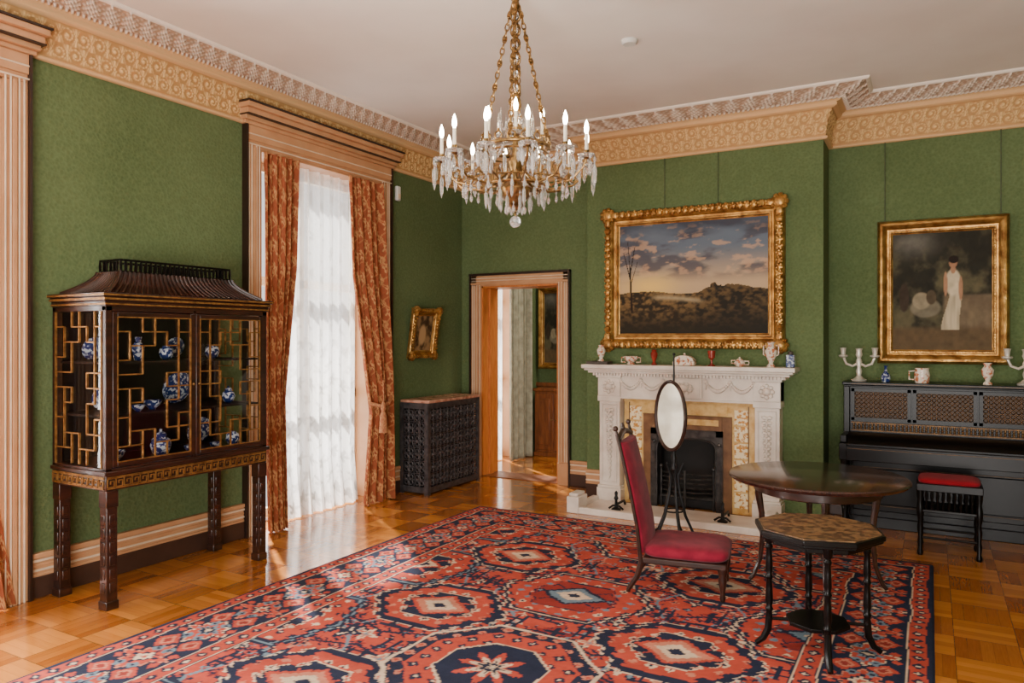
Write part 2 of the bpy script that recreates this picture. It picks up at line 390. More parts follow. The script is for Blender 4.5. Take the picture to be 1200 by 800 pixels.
# curtains
def drape(name,f0,f1,z0,z1,out,pl,amp,m,label,cat,loc,rz,group=None,nx=150,nz=60):
    br=m is M['brocade'];sh=m is M['sheer']
    if br: nx,nz=210,400
    if sh: nx,nz=260,300
    t=np.linspace(0,1,nz)[:,None];u=np.linspace(0,1,nx)[None,:]
    a=f0(t);b=f1(t);ph=u*pl*2*PI+.5*np.sin(u*9+t*1.5)
    P=np.zeros((nz,nx,3));P[...,0]=a+(b-a)*u+.006*np.cos(ph*1.3)
    P[...,1]=-(out(t)+amp*(.6+.4*np.sin(u*13+2))*np.sin(ph)+.35*amp*np.sin(ph*2.1+1+t));P[...,2]=z1+(z0-z1)*t
    col=None
    if br:   # scrolling damask woven in dull gold on rust
        s=u*1.25+0*t;tt=t*3.1+0*u;pw_,ph_=.15,.21
        s=s+.012*np.sin(tt*40);col=np.zeros((nz,nx,3));col[:]=s3(148,78,50)
        for ox,oy in((0,0),(.5,.5)):
            dx=((s/pw_+ox)%1-.5)*2;dy=((tt/ph_+oy)%1-.5)*2
            r=np.hypot(dx*1.1,dy);th=np.arctan2(dy,dx*1.1)
            col[(r<.36+.16*np.cos(5*th+1))]=s3(196,144,94);col[(r<.15)]=s3(142,70,44)
            o_=np.abs(dx-.6*np.sin(dy*PI+1));col[(o_<.09)]=s3(186,130,82)
            r=np.hypot(dx*1.3-.7,dy-.6);col[r<.16]=s3(176,112,72)
        col*=(.8+.4*fbm(s*40,tt*40,2,3))[...,None]
    if sh:
        s=u*1.7+.03*np.sin(t*23)+0*t;tt=t*3.1+.05*np.sin(u*19)+0*u
        dx=((s/.21+.5*np.floor(tt/.17))%1-.5)*2;dy=((tt/.17)%1-.5)*2;r=np.hypot(dx,dy);th=np.arctan2(dy,dx)
        fl=(r<.52+.22*np.cos(5*th))*.6+(np.abs(np.sin(s*38+3*np.sin(tt*11)))<.16)*.4
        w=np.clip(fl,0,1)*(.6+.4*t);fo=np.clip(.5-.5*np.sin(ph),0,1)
        k=(.94-.42*w-.42*fo-.06*t-.14*np.clip((t-.86)/.1,0,1)*(.5+.5*fo))  # fold shading painted into the lace colour, darker along each pleat
        op=np.clip((.55-.48*np.clip((t-.42)/.16,0,1))*(1-.75*w)*(1-.4*fo),.008,1)   # openness, raised in the upper part to let the sun streak through
        col=np.concatenate([np.clip(k,.1,1)[...,None]*np.array([1,.99,.975]),op[...,None]],-1)
    o=grid_obj(name,P,col,m);o.location=loc;o.rotation_euler.z=rz
    if not sh:
        s=o.modifiers.new('thick','SOLIDIFY');s.thickness=.004
    return tag(o,label,cat,group)
I=np.interp
drape('curtain',lambda t:-.75+0*t,lambda t:I(t,[0,.3,.65,1],[-.38,-.42,-.56,-.56]),.01,3.13,lambda t:I(t,[0,.6,1],[.03,.06,.10]),4.2,.06,M['brocade'],'rust and gold brocade curtain hanging nearest the china cabinet','curtain',(0,W1,0),R(90))
rc=drape('curtain',lambda t:I(t,[0,.3,.64,.72,1],[.27,.28,.45,.50,.38]),lambda t:I(t,[0,.3,.64,.72,1],[.74,.76,.80,.80,.80]),.01,3.13,lambda t:I(t,[0,.5,1],[.03,.09,.12]),4.4,.06,M['brocade'],'rust and gold brocade curtain with tassel beside the iron radiator cover','curtain',(0,W1,0),R(90))
MB().tube([(.43,-.16,.98),(.5,-.25,.95),(.62,-.25,.97),(.76,-.16,1.02)],.018,8).build('tieback',M['cord'],rc)
MB().lathe([(.004,1.0),(.02,.97),(.028,.93),(.016,.9),(.034,.86),(.038,.76),(.042,.70)],(.5,-.28,0),12).tube([(.5,-.28,1.2),(.5,-.285,1.0)],.006,6).build('tassel',M['cord'],rc)
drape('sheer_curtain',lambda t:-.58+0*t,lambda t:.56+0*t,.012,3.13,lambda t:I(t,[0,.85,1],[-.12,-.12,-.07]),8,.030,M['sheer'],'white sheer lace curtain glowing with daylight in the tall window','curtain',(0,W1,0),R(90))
drape('curtain',lambda t:.42+0*t,lambda t:I(t,[0,.6,.8,1],[.70,.70,.74,.83]),.01,3.13,lambda t:I(t,[0,.5,1],[-.02,.02,.07]),4,.035,M['brocade'],'rust brocade curtain edge at far left of the photo','curtain',(0,W2,0),R(90))
drape('curtain',lambda t:-.02+0*t,lambda t:.52+0*t,.01,2.88,lambda t:.08+0*t,4.5,.055,M['grey'],'grey-green gathered curtain seen through the open doorway','curtain',(0,8.35,0),R(90))
drape('sheer_curtain',lambda t:-.39+0*t,lambda t:.1+0*t,.012,2.85,lambda t:-.08+0*t,6,.015,M['sheer'],'white sheer curtain seen through the open doorway','curtain',(0,8.35,0),R(90))
# doorway
d=thing('door_1','open doorway with peach moulded casing','doorway',(.775,YB,0),0,kind='structure')
c=MB();b=MB();e=MB();j=MB()
for s in(-1,1):
    f=lambda a,bb,o,z1=2.2:c.box(min(s*a,s*bb),max(s*a,s*bb),-o,0,0,z1)
    f(.495,.53,.025);f(.53,.555,.04);f(.555,.625,.03,2.32)
    e.box(min(s*.625,s*.645),max(s*.625,s*.645),-.05,0,0,2.34)
    for x_ in(.51,.545,.58,.605): b.tube([(s*x_,-.036,.25),(s*x_,-.036,2.22)],.005,6)
    c.box(min(s*.5,s*.63),max(s*.5,s*.63),-.05,0,0,.24)
    j.box(min(s*.475,s*.495),max(s*.475,s*.495),-.01,.33,0,2.2);j.box(min(s*.455,s*.475),max(s*.455,s*.475),.12,.2,0,2.18)
c.box(-.625,.625,-.03,0,2.2,2.32).box(-.625,.625,-.045,0,2.215,2.24)
for z in(2.26,2.29): b.tube([(-.62,-.034,z),(.62,-.034,z)],.005,6)
e.box(-.645,.645,-.055,0,2.32,2.345);j.box(-.495,.495,-.01,.33,2.18,2.2)
c.build('casing',M['peach'],d,.003);b.build('bead',M['cream'],d);e.build('casing_edge',M['dkline'],d);j.build('jamb',M['wood'],d)
MB().box(-.495,.495,-.01,.33,0,.008).build('threshold',M['wain'],d)
cu=thing('cupboard','brown wooden panelled cupboard in the room beyond the doorway','cupboard',(.42,9.23,0))
MB().box(-.30,.30,-.26,0,.06,.88).box(-.32,.32,-.28,0,.88,.92).box(-.31,.31,-.27,0,0,.06).build('body',M['wain'],cu,.006)
for s in(-1,1):
    dq=MB().box(min(s*.01,s*.29),max(s*.01,s*.29),-.275,-.25,.09,.85).box(min(s*.06,s*.24),max(s*.06,s*.24),-.285,-.26,.16,.78).build('door',M['wain'],cu,.006)
    MB().ball((s*.03,-.29,.5),.012).build('knob',M['brass'],dq)
# ---------------------------------------------------------------- carpet
def carpet():
    W,L=3.74,5.84;st=.0078;nx=int(W/st);ny=int(L/st)
    X,Y=np.meshgrid(np.linspace(-W/2,W/2,nx),np.linspace(-L/2,L/2,ny))
    red=s3(190,70,50);dred=s3(150,48,40);navy=s3(38,44,66);cream=s3(218,192,160);lb=s3(112,134,148);pink=s3(204,126,98)
    pal=[navy,cream,lb,pink,dred,navy]
    col=np.zeros((ny,nx,3));col[:]=red
    wob=.022
    Xw=X+wob*(fbm(X*5,Y*5,3,3)-.5)*2;Yw=Y+wob*(fbm(X*5,Y*5,3,8)-.5)*2
    q=.0105;Xq=np.round(Xw/q)*q;Yq=np.round(Yw/q)*q
    e=np.minimum(W/2-np.abs(Xw),L/2-np.abs(Yw));eq=np.round(e/q)*q
    def put(m,c): col[m]=c
    def flower(pr,prY,ox,oy,R0,lob,seed):
        i=np.floor((Xq+ox)/pr);jn=np.floor((Yq+oy)/prY)
        jx=(((i*37+jn*17)%7)/7-.5)*pr*.4;jy=(((i*23+jn*41)%7)/7-.5)*prY*.4
        dx=Xq+ox-(i+.5)*pr-jx;dy=Yq+oy-(jn+.5)*prY-jy
        hs=((np.abs(i)*7+np.abs(jn)*13+seed*5+np.abs(i*jn)*3)%6).astype(int)
        r=(np.abs(dx)+np.abs(dy))*.72;th=np.arctan2(dy,dx);rr=r/(.75+.25*np.cos(th*lob))
        for h in range(6):
            m=(hs==h)&(rr<R0);put(m,pal[h]);put(m&(rr<R0*.62),pal[(h+2)%6]);put(m&(rr<R0*.3),pal[(h+1)%6])
    # ground: hooked angular vines, serrated leaves and small flowers
    flower(.115,.105,0,0,.027,4,1)
    v1=np.abs(np.abs(((Yq/.62)%1)-.5)*.62-.08-.14*np.abs(((Xq/.74)%1)-.5)*2);put(v1<.013,navy)
    put((v1>.022)&(v1<.055)&(((Xq*.9+Yq)/.075)%1<.3),navy)
    v2=np.abs(np.abs(((Xq/.66)%1)-.5)*.66-.07-.15*np.abs(((Yq/.58+.3)%1)-.5)*2);put(v2<.010,lb);put((v2>.018)&(v2<.05)&(((Xq-Yq)/.08)%1<.28),navy)
    flower(.27,.25,.07,.06,.056,4,2)
    flower(.50,.46,.15,.2,.085,4,3)
    # staggered angular medallions of four kinds, drifting off the lattice as in village weaving
    px,py=1.40,1.16
    def med(ox,oy,kinds,seed):
        ci=np.floor((Xq+ox)/px+.5);cj=np.floor((Yq+oy)/py+.5);kind=((np.abs(ci)+2*np.abs(cj)+(ci>0))%len(kinds)).astype(int)
        jx=(((ci*31+cj*19+seed)%5)/5-.4)*.14;jy=(((ci*17+cj*29+seed)%5)/5-.4)*.12
        dx=((Xq+ox)/px+.5)%1*px-px/2-jx;dy=((Yq+oy)/py+.5)%1*py-py/2-jy
        ax,ay=np.abs(dx),np.abs(dy);step=.016*np.sign(np.sin(ay*60))
        for kk,(bands,a,b_,sl,ctr) in enumerate(kinds):
            on=kind==kk
            m=np.maximum(np.maximum(ay/b_,ax/(a*1.02)),(ax+sl*ay+step)/a)
            for lim,cc in bands: put(on&(m<lim),cc)
            mid=on&(m<.85)&(m>.62)
            kx=((ax/.098)%1-.5)*.098;ky=((ay/.09)%1-.5)*.09;rr=np.abs(kx)+np.abs(ky)
            hs=(np.floor(ax/.098)+np.floor(ay/.09))%2
            put(mid&(rr<.032)&(hs==0),ctr[0]);put(mid&(rr<.014)&(hs==0),ctr[1]);put(mid&(rr<.026)&(hs==1),ctr[3])
            dm=np.abs(dx)*.9+np.abs(dy)*1.25
            i5=on&(m<.55)
            for lim,cc in((.21,ctr[2]),(.175,ctr[3]),(.115,ctr[0]),(.05,ctr[1])): put(i5&(dm<lim),cc)
            put(i5&(np.abs(ax-ay*1.3)<.011)&(dm>.21),ctr[2])
            r2=np.abs(ax-.24)+ay*1.1;put(i5&(r2<.042),ctr[2]);put(i5&(r2<.018),ctr[3])
            for hk in(1.0,1.12):
                put(on&(np.abs(ay-.035)<.010)&(ax>a*hk)&(ax<a*(hk+.1)),navy);put(on&(np.abs(ax-a*(hk+.09))<.011)&(ay<.085),navy)
            put(on&(np.abs(ax-.05)<.010)&(ay>b_*1.0)&(ay<b_*1.2),navy);put(on&(np.abs(ay-b_*1.18)<.011)&(ax<.11),navy)
    med(0,0,[([(1.05,navy),(.995,cream),(.965,navy),(.91,red),(.60,navy),(.57,dred)],.50,.37,.62,(cream,navy,navy,lb)),
             ([(1.05,navy),(.995,lb),(.96,navy),(.90,red),(.60,cream),(.575,navy)],.48,.38,.42,(navy,cream,red,cream))],1)
    med(px/2,py/2,[([(1.05,cream),(1.02,navy),(.87,red),(.60,cream),(.575,navy)],.45,.34,.8,(cream,navy,red,pink)),
             ([(1.05,navy),(1.0,red),(.95,navy),(.88,dred),(.60,lb),(.57,navy)],.46,.35,.5,(lb,red,red,cream))],3)
    # central medallion
    ax,ay=np.abs(Xq),np.abs(Yq);th=np.arctan2(Yq,Xq);m=np.maximum(np.maximum(ax,ay),(ax+ay)*.70)
    for lim,cc in((.50,cream),(.482,navy),(.40,red),(.27,cream),(.255,navy)): put(m<lim,cc)
    kx=((ax/.10)%1-.5)*.10;ky=((ay/.10)%1-.5)*.10;rr=np.abs(kx)+np.abs(ky)
    mid=(m>.405)&(m<.475);put(mid&(rr<.034),pink);put(mid&(rr<.015),red)
    mid=(m>.275)&(m<.39);put(mid&(rr<.036),navy);put(mid&(rr<.014),cream)
    s8=np.hypot(Xq,Yq)/(.70+.30*np.cos(8*th));put(s8<.18,red);put(s8<.12,cream);put(s8<.075,navy);put(s8<.03,cream)
    # borders
    side=(W/2-np.abs(Xw))<(L/2-np.abs(Yw));T=np.where(side,Yq,Xq);B=e<.60
    put(B,navy)
    per=.36;k=np.floor(T/per+.5);tt=T-k*per;de=eq-.30;th=np.arctan2(de,tt);rr=(np.abs(tt)+np.abs(de))*.74/(.84+.16*np.cos(8*th))
    mb=(e>.125)&(e<.475)
    put(mb&(np.abs(de-.10*(np.abs(((T/per)%1)-.5)*4-1))<.010),lb)
    ev=(k%2==0)
    for lim,c1,c2 in((.12,pink,cream),(.106,red,red),(.066,navy,lb),(.044,cream,navy),(.022,red,cream)): put(mb&(rr<lim)&ev,c1);put(mb&(rr<lim)&~ev,c2)
    k2=np.floor(T/per);t2=T-(k2+.5)*per
    for sg in(-1,1):
        r2=np.abs(t2)*1.0+np.abs(de-sg*.085)*1.1;put(mb&(r2<.08),red);put(mb&(r2<.05),pink);put(mb&(r2<.03),dred)
        r3=np.abs(np.abs(t2)-.085)+np.abs(de+sg*.04);put(mb&(r3<.034),lb);put(mb&(r3<.015),navy)
        r4=np.abs(np.abs(t2)-.13)+np.abs(de-sg*.13);put(mb&(r4<.030),red)
    for a,bb,cc,c2,c3 in((.03,.11,red,navy,cream),(.488,.58,red,navy,cream)):
        g=(e>a)&(e<bb);put(g,cc);mid=(a+bb)/2;tm=((T/.09)%1-.5)*.09
        rg=np.abs(tm)+np.abs(eq-mid);put(g&(rg<.034),c2);put(g&(rg<.015),c3)
    for a,bb in((.113,.121),(.476,.484),(.584,.592)): put((e>a)&(e<bb),cream)
    n=fbm(X*2.5,Y*11,3,20)[...,None];n2=vnoise(X*60,Y*60,5)[...,None];n3=fbm(X*14,Y*14,3,9)[...,None]
    col=col*(.80+.30*n+.18*(n2-.5)+.25*(n3-.5))
    g=col.mean(-1,keepdims=True);col=np.clip(col*.93+g*.07,0,1)
    P=np.zeros((ny,nx,3));P[...,0]=X+2.97;P[...,1]=Y+3.06;P[...,2]=.012
    P[0,:,2]=P[-1,:,2]=.001;P[:,0,2]=P[:,-1,2]=.001
    o=grid_obj('carpet',P,col,M['carpet']);tag(o,'large red and navy patterned oriental carpet on the parquet','carpet')
carpet()
# ---------------------------------------------------------------- pictures
def canvas(w,h,fn,parent,y,res):
    nx,nz=int(w/res),int(h/res);u,v=np.meshgrid(np.linspace(0,1,nx),np.linspace(0,1,nz))
    P=np.zeros((nz,nx,3));P[...,0]=(u-.5)*w;P[...,1]=y;P[...,2]=(v-.5)*h
    return grid_obj('canvas',P,fn(u,v),M['paint'],parent)
def lerp(a,b,t): return a*(1-t[...,None])+b*t[...,None]
def sm(x,a,b): t=np.clip((x-a)/(b-a),0,1);return t*t*(3-2*t)
def landscape(u,v):
    n=fbm(u*4,v*9,5,1);n2=fbm(u*16,v*24,4,7);n3=fbm(u*40,v*40,3,9)
    c=lerp(s3(200,172,136)+0*u[...,None],s3(104,116,130)+0*u[...,None],sm(v,.42,.8))
    c=lerp(c,s3(250,208,116)+0*c,np.exp(-((u-.22)**2/.03+(v-.43)**2/.010))*.95)
    c=lerp(c,s3(84,82,90)+0*c,sm(n,.44,.62)*sm(v,.44,.6)*.85)
    c=lerp(c,s3(226,180,138)+0*c,sm(n2,.54,.70)*sm(v,.45,.58)*.5)
    c=lerp(c,s3(64,68,80)+0*c,sm(v+.25*n,.92,1.12)*.75)
    hz=.37+.015*np.sin(u*9)+.015*(n2-.5)+.045*np.exp(-((u-.74)/.16)**2)*(.5+1.0*n3)+.05*np.exp(-((u-.66)/.06)**2)*(.4+.9*n3)
    g=lerp(s3(46,40,30)+0*c,s3(134,106,66)+0*c,sm(n3*.6+n2*.5,.42,.75)*sm(v,.0,.35))
    g=lerp(g,s3(34,34,30)+0*c,sm(u,.35,.8)*.5)
    g=lerp(g,s3(190,172,136)+0*c,np.exp(-((v-.30-.03*np.sin(u*6))**2/.0004))*sm(u,.2,.3)*sm(.62-u,0,.1)*.6)
    c=np.where((v<hz)[...,None],g,c)
    for (x0,y0,x1,y1,w) in((.09,.2,.075,.62,.008),(.078,.5,.03,.75,.004),(.077,.55,.11,.8,.004),(.08,.45,.13,.66,.003),(.075,.6,.06,.85,.003)):
        t=np.clip(((u-x0)*(x1-x0)+(v-y0)*(y1-y0))/((x1-x0)**2+(y1-y0)**2),0,1);dd=np.hypot(u-x0-t*(x1-x0),(v-y0-t*(y1-y0))*.7)
        c=np.where((dd<w*(1-.5*t))[...,None],s3(40,30,24),c)
    return c*.85
def figure(u,v):
    n=fbm(u*6,v*7,5,31);n2=fbm(u*20,v*20,4,33)
    c=lerp(s3(40,38,28)+0*u[...,None],s3(92,86,62)+0*u[...,None],sm(n,.35,.7))
    c=lerp(c,s3(120,116,106)+0*c,np.exp(-((u-.2)**2/.05+(v-.92)**2/.010))*.7)
    c=lerp(c,s3(128,110,86)+0*c,sm(.48-v,0,.03)*sm(u,.5,.55)*.7)
    c=lerp(c,s3(98,80,56)+0*c,sm(.22-v,0,.06))
    c=c*(.7+.6*n2[...,None])
    def el(x,y,a,b,cc):
        nonlocal c
        k=sm(1.15-np.hypot((u-x)/a,(v-y)/b),0,.25);c=lerp(c,cc*(.7+.6*n2[...,None]),k)
    el(.34,.36,.15,.08,s3(120,112,92));el(.30,.42,.09,.07,s3(150,138,112));el(.4,.45,.05,.06,s3(84,72,54));el(.12,.45,.05,.12,s3(62,50,38))
    sk=(np.abs(u-.62+.03*np.sin(v*9))<.055+.2*np.clip(.5-v,0,.4)*.6)&(v<.58)&(v>.17)
    c=np.where(sk[...,None],s3(206,190,158)*(.45+.8*fbm(u*30,v*4,3,3)[...,None]),c)
    el(.62,.57,.075,.11,s3(208,192,160));el(.545,.56,.02,.1,s3(176,132,100));el(.695,.52,.02,.1,s3(176,132,100))
    el(.62,.68,.025,.035,s3(176,132,100));el(.62,.735,.04,.04,s3(170,124,94));el(.625,.765,.05,.032,s3(36,24,18))
    return c*.85
def smallpic(u,v):
    n=fbm(u*6,v*6,5,51);c=lerp(s3(70,52,34)+0*u[...,None],s3(160,130,90)+0*u[...,None],sm(n,.3,.7))
    k=sm(1-np.hypot((u-.45)/.25,(v-.45)/.35),0,.4);return lerp(c,s3(196,160,114)+0*c,k)*.85
def framemb(w,h,prof):
    m=MB();vs=[];n=len(prof)
    for (i,o) in prof:
        for sx,sz in((-1,-1),(1,-1),(1,1),(-1,1)): vs.append((sx*(w/2-i),-o,sz*(h/2-i)))
    m.add(vs,[(k*4+j,k*4+(j+1)%4,(k+1)*4+(j+1)%4,(k+1)*4+j) for k in range(n-1) for j in range(4)]);return m
def picture(label,loc,rz,w,h,fw,fn,ornate,wires=0,tilt=0,depth=.09,res=.006):
    r=thing('framed_painting',label,'painting',loc,rz);r.rotation_euler.x=R(tilt)
    D=depth
    fm=framemb(w,h,[(0,0),(0,D*.5),(fw*.06,D*.75),(fw*.2,D*.95),(fw*.34,D),(fw*.5,D*.86),(fw*.62,D*.55),(fw*.74,D*.5),(fw*.78,D*.62),(fw*.86,D*.62),(fw*.9,D*.4),(fw*1.0,D*.32),(fw*1.0,.01)])
    fm.build('frame',M['gold'],r,ang=30)
    a,bq=w/2-fw*.26,h/2-fw*.26
    if not ornate:
        o=MB();n1,n2=int(w/.03),int(h/.03)
        for k in range(n1):
            for s in(-1,1): o.ball((-w/2+fw*.8+(w-1.6*fw)*(k+.5)/n1,-D*.64,s*(h/2-fw*.82)),.008,n=6)
        for k in range(n2):
            for s in(-1,1): o.ball((s*(w/2-fw*.82),-D*.64,-h/2+fw*.8+(h-1.6*fw)*(k+.5)/n2),.008,n=6)
        o.build('beading',M['gold'],r)
    else:
        rnd=random.Random(3)
        def run(o,n,f):
            for k in range(n):
                x_,z_=f((k+.5)/n);aa=.5+.5*math.cos(k*1.3)
                o.ball((x_,-D*.92,z_),fw*(.2+.08*aa),.022,fw*(.2+.08*(1-aa)),10)
                for q in range(5):
                    t=2*PI*q/5+k;o.ball((x_+fw*.16*math.cos(t),-D*.95,z_+fw*.16*math.sin(t)),fw*.085,.022,fw*.085,6)
        n1,n2=int(w/(fw*.42)),int(h/(fw*.42))
        for n_,f in((n1,lambda t:(-a+2*a*t,bq)),(n1,lambda t:(-a+2*a*t,-bq)),(n2,lambda t:(a,-bq+2*bq*t)),(n2,lambda t:(-a,-bq+2*bq*t))):
            o=MB();run(o,n_,f);o.build('carved_leaves',M['gold'],r)
        for sx in(-1,1):
            for sz in(-1,1):
                q=MB();q.ball((sx*a,-D,sz*bq),fw*.42,.035,fw*.42,12)
                for k in range(9):
                    t=2*PI*k/9;q.ball((sx*a+fw*.38*math.cos(t),-D*.95,sz*bq+fw*.38*math.sin(t)),fw*.18,.03,fw*.18,8)
                for s_ in(1,2):
                    q.ball((sx*(a-fw*.5*s_),-D,sz*bq),fw*(.34-.06*s_),.03,fw*.24,8);q.ball((sx*a,-D,sz*(bq-fw*.5*s_)),fw*.24,.03,fw*(.34-.06*s_),8)
                q.build('corner_ornament',M['gold'],r)
    canvas(w-2*fw+.01,h-2*fw+.01,fn,r,-D*.34,res)
    if wires:
        for s in(-1,1): MB().tube([(s*w*wires,-.012,h/2-.03),(s*w*wires,-.012,3.33-loc[2])],.004,6).build('hanging_wire',M['wire'],r)
    return r
picture('large sunset landscape painting in a wide carved gilt frame above the mantelpiece',(2.85,YF-.002,2.17),0,1.70,1.345,.15,landscape,True,.15)
rp=picture('gilt framed painting of a standing figure in white above the piano',(4.90,YB-.01,2.0),0,.975,1.245,.125,figure,False,.44)
picture('small gilt framed picture on the green wall above the radiator cover',(.045,6.50,1.655),R(90),.46,.54,.085,smallpic,True,0,tilt=8,depth=.05)
picture('gilt framed painting partly seen through the open doorway',(.36,9.298,1.74),0,.66,1.14,.09,figure,False)
# ---------------------------------------------------------------- china cabinet
cb=thing('display_cabinet','pagoda-roofed dark wood china cabinet with gilt lattice glass doors','cabinet',(.07,3.22,0),R(90))
D0=.55;X0=.605
for sx in(-1,1):
    for yy in(-.035,-D0+.035):
        l=MB();x_=sx*(X0-.04);l.box(x_-.034,x_+.034,yy-.034,yy+.034,0,.70);l.box(x_-.04,x_+.04,yy-.04,yy+.04,0,.05);l.box(x_-.038,x_+.038,yy-.038,yy+.038,.60,.70)
        for k in range(6): l.box(x_-.018,x_+.018,yy-.039,yy+.039,.10+k*.08,.16+k*.08);l.box(x_-.039,x_+.039,yy-.018,yy+.018,.10+k*.08,.16+k*.08)
        l.build('leg',M['mahog'],cb,.004)
MB().box(-X0,X0,-D0,-.0,.70,.80).box(-X0-.015,X0+.015,-D0-.015,0,.79,.815).build('apron',M['mahog'],cb,.004)
def key(mb,x0,x1,y,z0,h,sz=.05):
    n=int((x1-x0)/sz);w=(x1-x0)/n
    for k in range(n):
        a=x0+k*w
        for (p,q) in(((0,0),(.8,0)),((.8,0),(.8,.7)),((.8,.7),(.35,.7)),((.35,.7),(.35,.35)),((0,0),(0,1)),((0,1),(1,1))):
            mb.bar((a+p[0]*w,y,z0+p[1]*h),(a+q[0]*w,y,z0+q[1]*h),.0055,.006)
    mb.bar((x0,y,z0-.008),(x1,y,z0-.008),.006,.008);mb.bar((x0,y,z0+h+.008),(x1,y,z0+h+.008),.006,.008)
k_=MB();key(k_,-X0+.01,X0-.01,-D0-.003,.722,.05);k_.build('apron_fret',M['gilt'],cb)
Rl=Matrix.Translation((-X0,-D0/2,0))@Matrix.Rotation(R(-90),4,'Z')
k_=MB(Rl);key(k_,-D0/2+.01,D0/2-.01,-.003,.722,.05);k_.build('apron_fret',M['gilt'],cb)
bd=MB()
for sx in(-1,1):
    for yy in(-.02,-D0+.02): bd.box(sx*(X0-.02)-.02,sx*(X0-.02)+.02,yy-.02,yy+.02,.815,1.79)
bd.box(-X0,X0,-D0,0,.80,.83).box(-X0,X0,-D0,0,1.76,1.80).box(-X0,X0,-.012,0,.82,1.78).box(-.012,.012,-D0,-D0+.03,.82,1.78)
bd.build('body',M['mahog'],cb,.003)
MB().box(-X0+.041,X0-.041,-.02,-.0125,.832,1.758).build('back_lining',M['darkin'],cb)
co=MB().box(-X0-.008,X0+.008,-D0-.008,0,1.79,1.82).box(-X0-.018,X0+.018,-D0-.018,.0,1.82,1.845).box(-X0-.03,X0+.03,-D0-.03,.01,1.845,1.868)
co.build('cornice',M['mahog'],cb,.004)
MB().box(-X0-.022,X0+.022,-D0-.022,0,1.826,1.838).box(-X0-.012,X0+.012,-D0-.012,0,1.797,1.806).box(-X0-.034,X0+.034,-D0-.034,.0,1.851,1.860).build('cornice_gilding',M['gilt'],cb)
for z in(1.13,1.45): MB().box(-X0+.03,X0-.03,-D0+.06,-.025,z-.006,z+.006).build('shelf',M['darkin'],cb)
LAT=[((0,1),(2,1)),((2,0),(2,2)),((1,2),(3,2)),((1,1),(1,3)),((0,3),(1,3)),((3,2),(3,0)),((4,0),(4,1)),((3,1),(5,1)),((5,1),(5,3)),((5,3),(6,3)),((4,2),(6,2)),((4,2),(4,4)),((4,4),(5,4)),
     ((1,3),(1,5)),((0,5),(2,5)),((2,5),(2,4)),((2,4),(1,4)),((5,4),(5,7)),((4,5),(6,5)),((4,5),(4,6)),((4,6),(6,6)),((0,6),(2,6)),((2,6),(2,8)),((1,7),(1,9)),((0,9),(1,9)),((1,8),(3,8)),((3,8),(3,10)),((2,9),(4,9)),((4,9),(4,8)),((4,8),(5,8)),((5,7),(5,10)),((5,9),(6,9)),((2,9),(2,10)),((1,7),(0,7))]
def lattice(mb,x0,x1,z0,z1,y,flip=False,nx=6):
    for (p,q) in LAT:
        f=lambda c:(x0+(x1-x0)*((6-c[0]) if flip else c[0])/6,y,z0+(z1-z0)*c[1]/10)
        mb.bar(f(p),f(q),.0078,.012)
for sx in(-1,1):
    xa,xb=(-X0+.04,-.006) if sx<0 else (.006,X0-.04)
    dr=MB()
    for a in(xa,xb-.03): dr.box(a,a+.03,-D0-.006,-D0+.018,.835,1.755)
    for z in(.835,1.725): dr.box(xa+.03,xb-.03,-D0-.006,-D0+.018,z,z+.03)
    do=dr.build('door',M['mahog'],cb,.003)
    lt=MB();lattice(lt,xa+.03,xb-.03,.865,1.725,-D0+.002,sx>0)
    for a in(xa+.03,xb-.03): lt.bar((a,-D0-.003,.865),(a,-D0-.003,1.725),.007,.012)
    for z in(.865,1.725): lt.bar((xa+.03,-D0-.003,z),(xb-.03,-D0-.003,z),.007,.012)
    lt.build('lattice',M['gilt'],do)
    MB().box(xa+.03,xb-.03,-D0+.010,-D0+.012,.865,1.725).build('pane',M['glass'],do)
    MB().ball((-.022 if sx<0 else .022,-D0-.016,1.3),.010).build('handle',M['brass'],do)
for s,nm in((-1,-90),(1,90)):
    T=Matrix.Translation((s*X0,-D0/2,0))@Matrix.Rotation(R(nm),4,'Z')
    sp=MB(T);lattice(sp,-D0/2+.04,D0/2-.04,.84,1.76,.008,s>0)
    for a in(-D0/2+.04,D0/2-.04): sp.bar((a,.0,.83),(a,.0,1.76),.008,.012)
    sp.build('side_lattice',M['gilt'],cb)
    g=MB(T);g.box(-D0/2+.04,D0/2-.04,.014,.016,.83,1.76);g.build('side_pane',M['glass'],cb)
rf=MB();yc=-D0/2-.01;T=[]
for i in range(9):
    t=i/8;f=1-(1-t)**1.7;T.append((.575-.155*f,.25-.135*f,1.868+.14*t))
vs=[];fs=[]
for (a,bq,z) in T: vs+=[(-a,yc-bq,z),(a,yc-bq,z),(a,yc+bq,z),(-a,yc+bq,z)]
fs=[(i*4+k,i*4+(k+1)%4,(i+1)*4+(k+1)%4,(i+1)*4+k) for i in range(8) for k in range(4)]+[(0,1,2,3),(32,33,34,35)]
rf.add(vs,fs)
rf.build('roof',M['mahog'],cb,ang=50)
rb=MB()
for k in range(29):
    s=-1+2*k/28;rb.tube([(s*a,yc-bq-.003,z+.003) for (a,bq,z) in T],.008,6)
for k in range(13):
    s=-1+2*k/12
    for sx in(-1,1): rb.tube([(sx*(a+.003),yc+s*bq,z+.003) for (a,bq,z) in T],.008,6)
for sx in(-1,1):
    for sy in(-1,1): rb.tube([(sx*a,yc+sy*bq,z+.006) for (a,bq,z) in T]+[],.012,6)
rb.build('roof_ribs',M['mahog'],cb)
gl=MB();GA,GB=.41,.105
